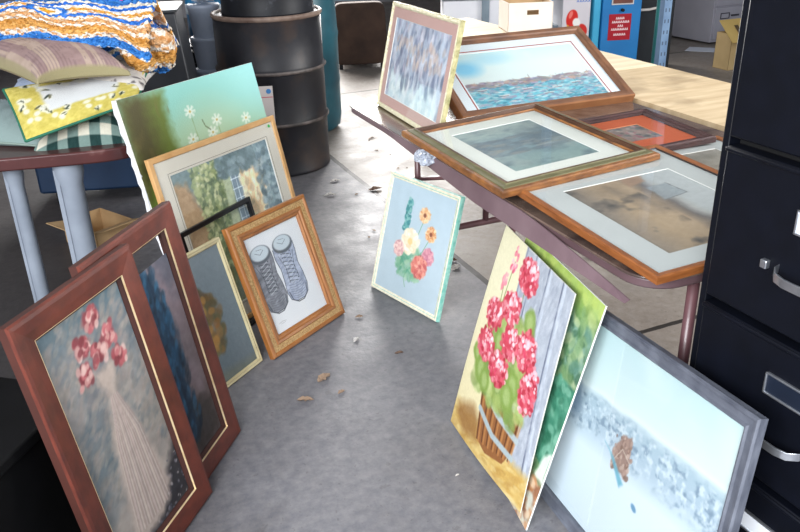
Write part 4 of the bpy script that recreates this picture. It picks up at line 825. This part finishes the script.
mb.v = [(x, y, z * 1.12) for x, y, z in mb.v]; mb.build('body', mat('pale_blue_grey_plastic', '#8c96a8', '#a0a9b8', 8, rough=.5), root, True)
mb = MB(); rg_ = random.Random(8); mb.lathe([(.02, 0), (.08, .01), (.09, .05), (.06, .09), (.03, .10)], n=18); mb.v = [(x * rg_.uniform(.7, 1.2), y * rg_.uniform(.7, 1.2), z + rg_.uniform(-.01, .01)) for x, y, z in mb.v]
o = mb.build('plastic_bag', mat('crumpled_clear_plastic', '#d8dce4'), None); o.location = (-1.072, 4.76, .925); tag(o, 'crumpled clear bag on top of the pale pails', 'bag')
# white card with blue dot and pink card stuck behind the canvas
root = empty('paper_card', 'white card with a blue dot leaning against the large black drum behind the daisy canvas', 'card', (-.655, 4.20, 0)); root.rotation_euler = (R(-4), 0, R(6))
mb = MB(); mb.box((-.10, 0, 0), (.012, .004, .545)); mb.build('card', mat('off_white_card', '#c4bcb8', rough=.8), root)
mb = MB(); mb.box((-.05, -.001, .485), (.010, -.0002, .490)); mb.build('red_line', mat('red_print', '#c07078', rough=.8), root)
mb = MB(); mb.lathe([(.013, -.0005), (.013, .0005)], n=20); o = mb.build('blue_dot', mat('blue_print', '#3a7cb8', rough=.7), root); o.location = (-.010, -.001, .518); o.rotation_euler = (R(90), 0, 0)
# dark blue wheeled tote and small open carton below the table
root = empty('storage_tote', 'dark blue tote on casters in the shade below the pillow table', 'tote', (-1.48, 4.22, 0), R(8))
mb = MB(); mb.box((-.42, -.2, .07), (.42, .2, .36)); mb.build('tote_body', mat('navy_plastic', '#18304e', '#203c5e', 6, rough=.5), root, bevel=.015)
mb = MB(); mb.box((-.44, -.22, .345), (.44, .22, .375)); mb.build('lid', mat('navy_plastic', '#18304e'), root, bevel=.006)
for sx in (-.33, .33):
    for sy in (-.15, .15): mb = MB(); mb.tube([(sx - .015, sy, .035), (sx + .015, sy, .035)], .035, 16); mb.build('caster', mat('black_rubber', '#0c0c0e', rough=.7), root, 'auto')
root = empty('cardboard_box', 'small open cardboard box on the floor below the pillow table', 'box', (-1.40, 3.48, 0), R(-38)); M_CB = mat('tan_cardboard', '#b9986e', '#cba97c', 8, rough=.85)
mb = MB()
for a, b in (((-.13, -.10, 0), (.13, .10, .004)), ((-.13, -.10, 0), (-.126, .10, .11)), ((.126, -.10, 0), (.13, .10, .11)), ((-.13, -.10, 0), (.13, -.096, .11)), ((-.13, .096, 0), (.13, .10, .11))): mb.box(a, b)
mb.build('carton', M_CB, root)
for pts in ([(-.13, -.10, .11), (.13, -.10, .11), (.13, -.18, .125), (-.13, -.18, .125)], [(.13, -.10, .11), (.13, .10, .11), (.20, .10, .13), (.20, -.10, .13)]):
    mb = MB(); mb.add(pts + [(x, y, z - .004) for x, y, z in pts], [(0, 1, 2, 3), (7, 6, 5, 4), (0, 4, 5, 1), (1, 5, 6, 2), (2, 6, 7, 3), (3, 7, 4, 0)]); mb.build('flap', M_CB, root)
root = empty('storage_box', 'black lidded storage box in deep shade left of the nearest reddish frame', 'box', (-1.12, 1.12, 0), R(-14))
mb = MB(); mb.box((-.30, -.50, 0), (.27, .48, .43)); mb.build('box_body', M_BOX, root, bevel=.01)
mb = MB(); mb.box((-.315, -.515, .43), (.285, .495, .46)); mb.build('lid', M_BOX, root, bevel=.006)

# ================================================================== FAR RIGHT BACKGROUND
M_POST = mat('blue_grey_steel', '#4c6684', '#647e9a', 12, rough=.45)
def post(x, y, hgt, label, wd=.052):
    root = empty('rack_post', label, 'post', (x, y, 0), ROT); mb = MB()
    mb.box((-wd / 2, -.002, 0), (wd / 2, .002, hgt)); mb.box((-wd / 2, 0, 0), (-wd / 2 + .004, .035, hgt)); mb.box((wd / 2 - .004, 0, 0), (wd / 2, .035, hgt)); mb.build('upright', M_POST, root)
    mb = MB()
    for k in range(int(hgt / .06)):
        for sx in (-1, 1): mb.box((sx * .012 - .004, -.0026, .03 + k * .06), (sx * .012 + .004, -.0021, .05 + k * .06))
    mb.build('slots', mat('slot_shadow', '#38485c', rough=.8), root)['kind'] = 'stuff'; mb = MB(); mb.box((-.055, -.04, 0), (.055, .06, .006)); mb.build('foot_plate', M_POST, root)
post(1.53, 4.62, 2.4, 'blue grey slotted steel post right of the blue machine'); post(.925, 4.92, 2.4, 'blue grey slotted steel post behind the white carton')
# rear rack with pale cartons
root = empty('shelving_rack', 'long blue grey steel shelving rack across the back, behind the table', 'shelf', (.30, 6.55, 0)); M_RK = mat('grey_blue_steel', '#6c7c88', '#84929c', 9, rough=.5)
for x in (-.98, .43, 1.20):
    mb = MB(); mb.box((x - .028, -.025, 0), (x + .028, .025, 1.6)); mb.build('upright', M_RK, root)
    mb = MB(); mb.box((x - .028, .45, 0), (x + .028, .50, 1.6)); mb.build('upright', M_RK, root)
for z, x0 in ((.70, -1.0), (.40, .12)):
    mb = MB(); mb.box((x0, -.03, z), (1.22, -.008, z + .07)); mb.box((x0, .48, z), (1.22, .50, z + .07)); mb.build('beam', M_RK, root); mb = MB(); mb.box((x0, -.01, z + .06), (1.22, .49, z + .068)); mb.build('shelf_board', M_RK, root)
M_WBX = mat('pale_carton', '#dcdce2', '#e6e6ea', 5, rough=.85)
for x0, x1, lab in ((.40, .705, 'pale white carton on the rear rack, left of the thin post'), (.755, 1.06, 'pale white carton on the rear rack, right of the thin post')):
    o = MB(); o.box((x0, 0, 0), (x1, .38, .20)); o = o.build('storage_carton', M_WBX, None, bevel=.004, loc=(0, 6.56, .469)); tag(o, lab, 'box')
# white carton with handle hole on the pale plywood
root = empty('cardboard_box', 'open white carton with a handle hole standing on the pale plywood top', 'box', (.738, 4.62, .74), R(6))
M_WC = mat('white_card_outer', '#d9cdc0', '#e4dad0', 6, rough=.85); M_BC = mat('brown_card_inner', '#a98a64', '#b89a74', 6, rough=.9)
mb = MB(); a, b, hh, t_ = .125, .11, .155, .004
mb.box((-a, -b, 0), (a, b, t_), 1)
mb.box((-a, -b, 0), (-a + t_, b, hh)); mb.box((a - t_, -b, 0), (a, b, hh)); mb.box((-a, b - t_, 0), (a, b, hh))
mb.box((-a, -b, 0), (a, -b + t_, hh - .065)); mb.box((-a, -b, hh - .040), (a, -b + t_, hh)); mb.box((-a, -b, hh - .065), (-.02, -b + t_, hh - .04)); mb.box((.045, -b, hh - .065), (a, -b + t_, hh - .04)); mb.build('carton', [M_WC, M_BC], root)
mb = MB(); mb.box((-a + t_, -b + t_ + .0005, .004), (a - t_, -b + t_ + .0015, hh - .07)); mb.box((-a + t_ + .0005, -b + .01, .004), (-a + t_ + .0015, b - .01, hh - .002)); mb.box((a - t_ - .0015, -b + .01, .004), (a - t_ - .0005, b - .01, hh - .002)); mb.box((-a + t_, b - t_ - .0015, .004), (a - t_, b - t_ - .0005, hh - .002)); mb.build('lining', M_BC, root)
# blue vending box
root = empty('vending_machine', 'blue metal vending box with a red sign, behind the pale plywood', 'vending machine', (1.795, 6.5, 0), R(8)); M_VB = mat('vending_blue', '#1470b0', '#1a7cbe', 5, rough=.4); M_VC = mat('cyan_side', '#3aa4cc', '#46b0d6', 5, rough=.4)
mb = MB(); mb.box((-.16, 0, 0), (.16, .35, 1.1)); mb.build('body', M_VB, root, bevel=.006)
mb = MB(); mb.box((-.225, .02, 0), (-.162, .34, 1.1)); tag(mb.build('side_panel', M_VC, root, bevel=.01), 'lighter cyan side')
mb = MB(); mb.box((-.09, -.006, .615), (.09, .001, .84)); mb.build('window_frame', mat('white_trim', '#c8c4c0', rough=.6), root); mb = MB(); mb.box((-.08, -.008, .625), (.08, -.005, .83)); mb.build('display_window', mat('brown_window_picture', '#5c3430', '#7c4a3c', 9, rough=.3), root)
mb = MB(); mb.tube([(0, -.025, .575), (0, 0, .575)], .012, 12); mb.build('knob', M_GAP, root, True)
A = Art(.185, .20, 0, 1, 0, 1, px=.0012, seed=51); A.fill('#a81828')
rg_ = np.random.RandomState(2)
for v, u0, u1 in ((.84, .32, .70), (.70, .16, .88), (.55, .42, .60), (.42, .14, .86), (.22, .26, .78)):
    u = u0
    while u < u1: ww = .05 + .02 * rg_.rand(); A.line([(u, v - .035), (u + ww * .4, v + .035), (u + ww * .8, v - .03)], .006, '#f0e4e2', .9); u += ww + .02
A.mesh('sign', lambda U, V: ((U - .5) * .185 - .01, np.full_like(U, -.0025), V * .20 + .345), P_PRINT, root, False)['label'] = 'red sign with five short lines of white lettering'
# white panel with red and yellow emblem
root = empty('vending_machine', 'white fronted machine with blue lettering and red and yellow emblem, left of the blue one', 'vending machine', (1.42, 6.42, 0), R(4)); mb = MB(); mb.box((-.11, .0, 0), (.11, .3, 1.1)); mb.build('body', mat('pale_machine_body', '#b4b4bc', '#c0c0c8', 5, rough=.5), root, bevel=.004)
A = Art(.215, .5, 0, 1, 0, 1, px=.0016, seed=52); A.fill('#d2cdd2'); A.blend(np.clip(.3 - A.V, 0, 1) * 2, '#e8e0cc')
A.ell(.35, .50, .045, .068, '#d02820', -.15, .15); A.ell(.74, .32, .04, .05, '#cc2c24', .3, .2); A.ell(.50, .34, .03, .03, '#f0c040', 0, .5, .9); A.ell(.52, .44, .03, .035, '#f2eee8', .3, .3); A.ell(.30, .56, .014, .03, '#ee8c80', -.3, .5, .8); A.line([(.2, .40), (.35, .32)], .015, '#e0a83c', .8)
for v in (.97, .90, .83, .76):
    u = .42 if v > .8 else .5
    while u < .92: ww = .06 + .03 * rg_.rand(); A.line([(u, v - .012), (u + ww * .4, v + .014), (u + ww * .8, v - .012)], .007, '#5a78c0', .8); u += ww + .03
A.mesh('front_panel', lambda U, V: ((U - .5) * .215, np.full_like(U, -.003), V * .5 + .28), P_PRINT, root, False)
# teal pipe and pale rod
mb = MB(); mb.tube([(1.80, 5.6, 0), (1.80, 5.6, 2.2)], .022, 12); tag(mb.build('pipe', mat('teal_pipe', '#1f6468', '#2c7c7c', 6, rough=.5), None, True), 'thin teal pipe just left of the right steel post', 'pipe')
mb = MB(); mb.box((2.00, 6.95, 0), (2.36, 7.3, 1.15)); tag(mb.build('dark_gap_block', mat('dark_gap_fill', '#14181c', '#1e2428', 6, rough=.6), None, bevel=.005), 'dark locker added for the dark space between blue machine and steel post', 'backdrop')  # dark block added to stand for the unlit space behind the machines
mb = MB(); mb.tube([(1.74, 6.78, .50), (1.90, 6.79, .525), (2.10, 6.80, .53), (2.22, 6.82, .55)], .010, 8); tag(mb.build('rope', mat('white_rope', '#d8d0c8', rough=.9), None, True), 'short white rope stretched across the dark locker', 'rope')
# grey white filing cabinets far right
def far_cab(s, label):
    base = Vector((3.14, 8.09, 0)) + Vector((.90, .43, 0)).normalized() * s; root = empty('filing_cabinet', label, 'filing cabinet', base, math.atan2(.43, .90)); mm = mat('grey_white_enamel', '#a3a1ab', '#adabb4', 4, rough=.5)
    mb = MB(); mb.box((0, .01, .02), (.40, .62, 1.32)); mb.build('body', mm, root, bevel=.004)
    for k in range(4):
        z = .05 + k * .315; mb = MB(); mb.box((.015, -.008, z), (.385, .012, z + .30)); d = mb.build('drawer', mm, root, bevel=.003)
        mb = MB()
        for a, b in (((.08, z + .19), (.20, z + .198)), ((.08, z + .24), (.20, z + .248)), ((.08, z + .19), (.088, z + .248)), ((.192, z + .19), (.20, z + .248))): mb.box((a[0], -.012, a[1]), (b[0], -.007, b[1]))
        mb.build('label_holder', mat('dark_metal', '#34343c', rough=.5), d); mb = MB(); mb.box((.22, -.02, z + .21), (.32, -.007, z + .225)); mb.build('handle', mat('dark_metal', '#34343c'), d)
far_cab(0, 'grey white filing cabinet at back right, nearest the aisle'); far_cab(.41, 'grey white filing cabinet at back right, next to the black cabinet edge')
# carton with open flaps
root = empty('cardboard_box', 'tall tan carton with a flopped open flap on the far floor at right', 'box', (2.885, 6.98, 0), R(22))
mb = MB(); a, b, hh = .080, .09, .30
mb.box((-a, -b, 0), (a, b, .004)); mb.box((-a, -b, 0), (-a + .004, b, hh)); mb.box((a - .004, -b, 0), (a, b, hh)); mb.box((-a, -b, 0), (a, -b + .004, hh)); mb.box((-a, b - .004, 0), (a, b, hh)); mb.build('carton', mat('tan_carton', '#b89c6c', '#c8ac7a', 6, rough=.85), root)
def flap(pts, m): mb = MB(); mb.add(pts + [(x, y, z - .006) for x, y, z in pts], [(0, 1, 2, 3), (7, 6, 5, 4), (0, 4, 5, 1), (1, 5, 6, 2), (2, 6, 7, 3), (3, 7, 4, 0)]); return mb.build('flap', m, root)
M_FL = mat('yellow_tan_flap', '#c8a860', '#d4b46c', 6, rough=.85)
f_ = flap([(-.18, -.20, .26), (.13, -.20, .26), (.15, .06, .40), (-.10, .06, .40)], M_FL); flap([(a, -b, hh), (a, b, hh), (a + .09, b, hh - .05), (a + .09, -b, hh - .05)], M_FL)
mb = MB()
for x in (-.02, .07): mb.add([(x - .02, -.12, .3075), (x + .02, -.12, .3075), (x + .05, -.02, .3625), (x + .01, -.02, .3625)], [(0, 1, 2, 3)])
mb.build('printed_marks', mat('dark_brown_print', '#5c4a34', rough=.9), f_)
mb = MB(); mb.prism([(-.16, -.10), (.15, -.12), (.17, .10), (-.12, .12)], 0, .003); tag(mb.build('paper_sheet', mat('white_paper', '#d4dae6', rough=.8), None, loc=(2.98, 7.85, .001), rotz=R(-20)), 'white paper sheet lying on the far floor before the grey cabinets', 'paper')

# ================================================================== LEAVES on the floor
M_LEAF = [mat('dry_tan_leaf', '#8c7460', '#a8907a', 30, rough=.9), mat('dry_brown_leaf', '#5f4a3e', '#7a6252', 30, rough=.9), mat('white_scrap', '#c8c4c0', rough=.9)]
def leaf(x, y, s, mi, rz, label, pointed=True, grp=None):
    rg = random.Random(int(x * 1000) * 7 + int(y * 1000)); n = 9; mb = MB(); vs = []
    for i in range(n + 1):
        t = i / n; wd = (math.sin(math.pi * t) ** .8) * .45 * (1 + .35 * (i % 2)) * rg.uniform(.8, 1.2)
        for sd in (-1, 0, 1): vs.append(((t - .5) * 2 * s, sd * wd * s, .002 + abs(sd) * s * .30 * rg.uniform(.5, 1.2) * math.sin(math.pi * t) + .1 * s * t * t))
    vs2 = [(a, b, c + .0007) for a, b, c in vs]; k = len(vs); fs = []
    for i in range(n):
        for j in range(2): q = (i * 3 + j, i * 3 + j + 1, i * 3 + j + 4, i * 3 + j + 3); fs += [q[::-1], tuple(v + k for v in q)]
    mb.add(vs + vs2, fs); o = mb.build('dry_leaf' if mi < 2 else 'paper_scrap', M_LEAF[mi], None); o.location = (x, y, 0); o.rotation_euler = (0, 0, rz); tag(o, label, 'leaf' if mi < 2 else 'scrap', grp)
G_ = 'leaf bits scattered on the concrete'
leaf(-.262, 2.245, .030, 0, .9, 'curled tan leaf, largest of those in front of the boots drawing'); leaf(-.312, 2.12, .028, 0, -.1, 'tan leaf with a point, lying nearest the camera beside the larger curled leaf'); leaf(-.20, 2.16, .014, 0, .7, 'small leaf crumb right of the larger curled leaf')
leaf(-.12, 4.09, .042, 1, .3, 'brown leaf on the floor joint above the pale blue picture'); leaf(.235, 3.07, .030, 2, 1.0, 'white scrap beside the floor joint right of the pale blue picture'); leaf(.225, 3.14, .026, 1, .3, 'brown leaf above the white scrap right of the pale blue picture')
leaf(-.012, 2.39, .016, 1, .1, 'small dark leaf bit before the pale blue picture'); leaf(-.165, 2.49, .018, 2, 1.2, 'pale scrap right of the boots drawing, nearest its corner'); leaf(-.16, 2.66, .016, 0, .1, 'small tan leaf bit left of the pale blue picture'); leaf(.14, 1.74, .007, 2, .6, 'tiny white crumb on the floor left of the geranium sheet')
leaf(-.36, 4.02, .034, 2, .1, 'torn white scrap nearer of two beside the large drum'); leaf(-.35, 4.25, .030, 2, .5, 'torn white scrap farther of two beside the large drum')
leaf(-1.40, 2.70, .030, 2, .6, 'pale crumpled scrap on the floor by the leftmost table leg'); leaf(-1.22, 2.90, .04, 1, .2, 'dark leaf clump between the white table legs'); leaf(-1.30, 3.02, .035, 1, 1.2, 'dark leaf behind the clump between the white table legs')
rg_ = random.Random(9)
for k in range(14): leaf(rg_.uniform(-.25, .3), rg_.uniform(3.3, 5.2), rg_.uniform(.008, .016), rg_.choice((0, 1)), rg_.uniform(0, 3), 'tiny leaf crumb on the bright floor between drum and brown table', grp=G_)
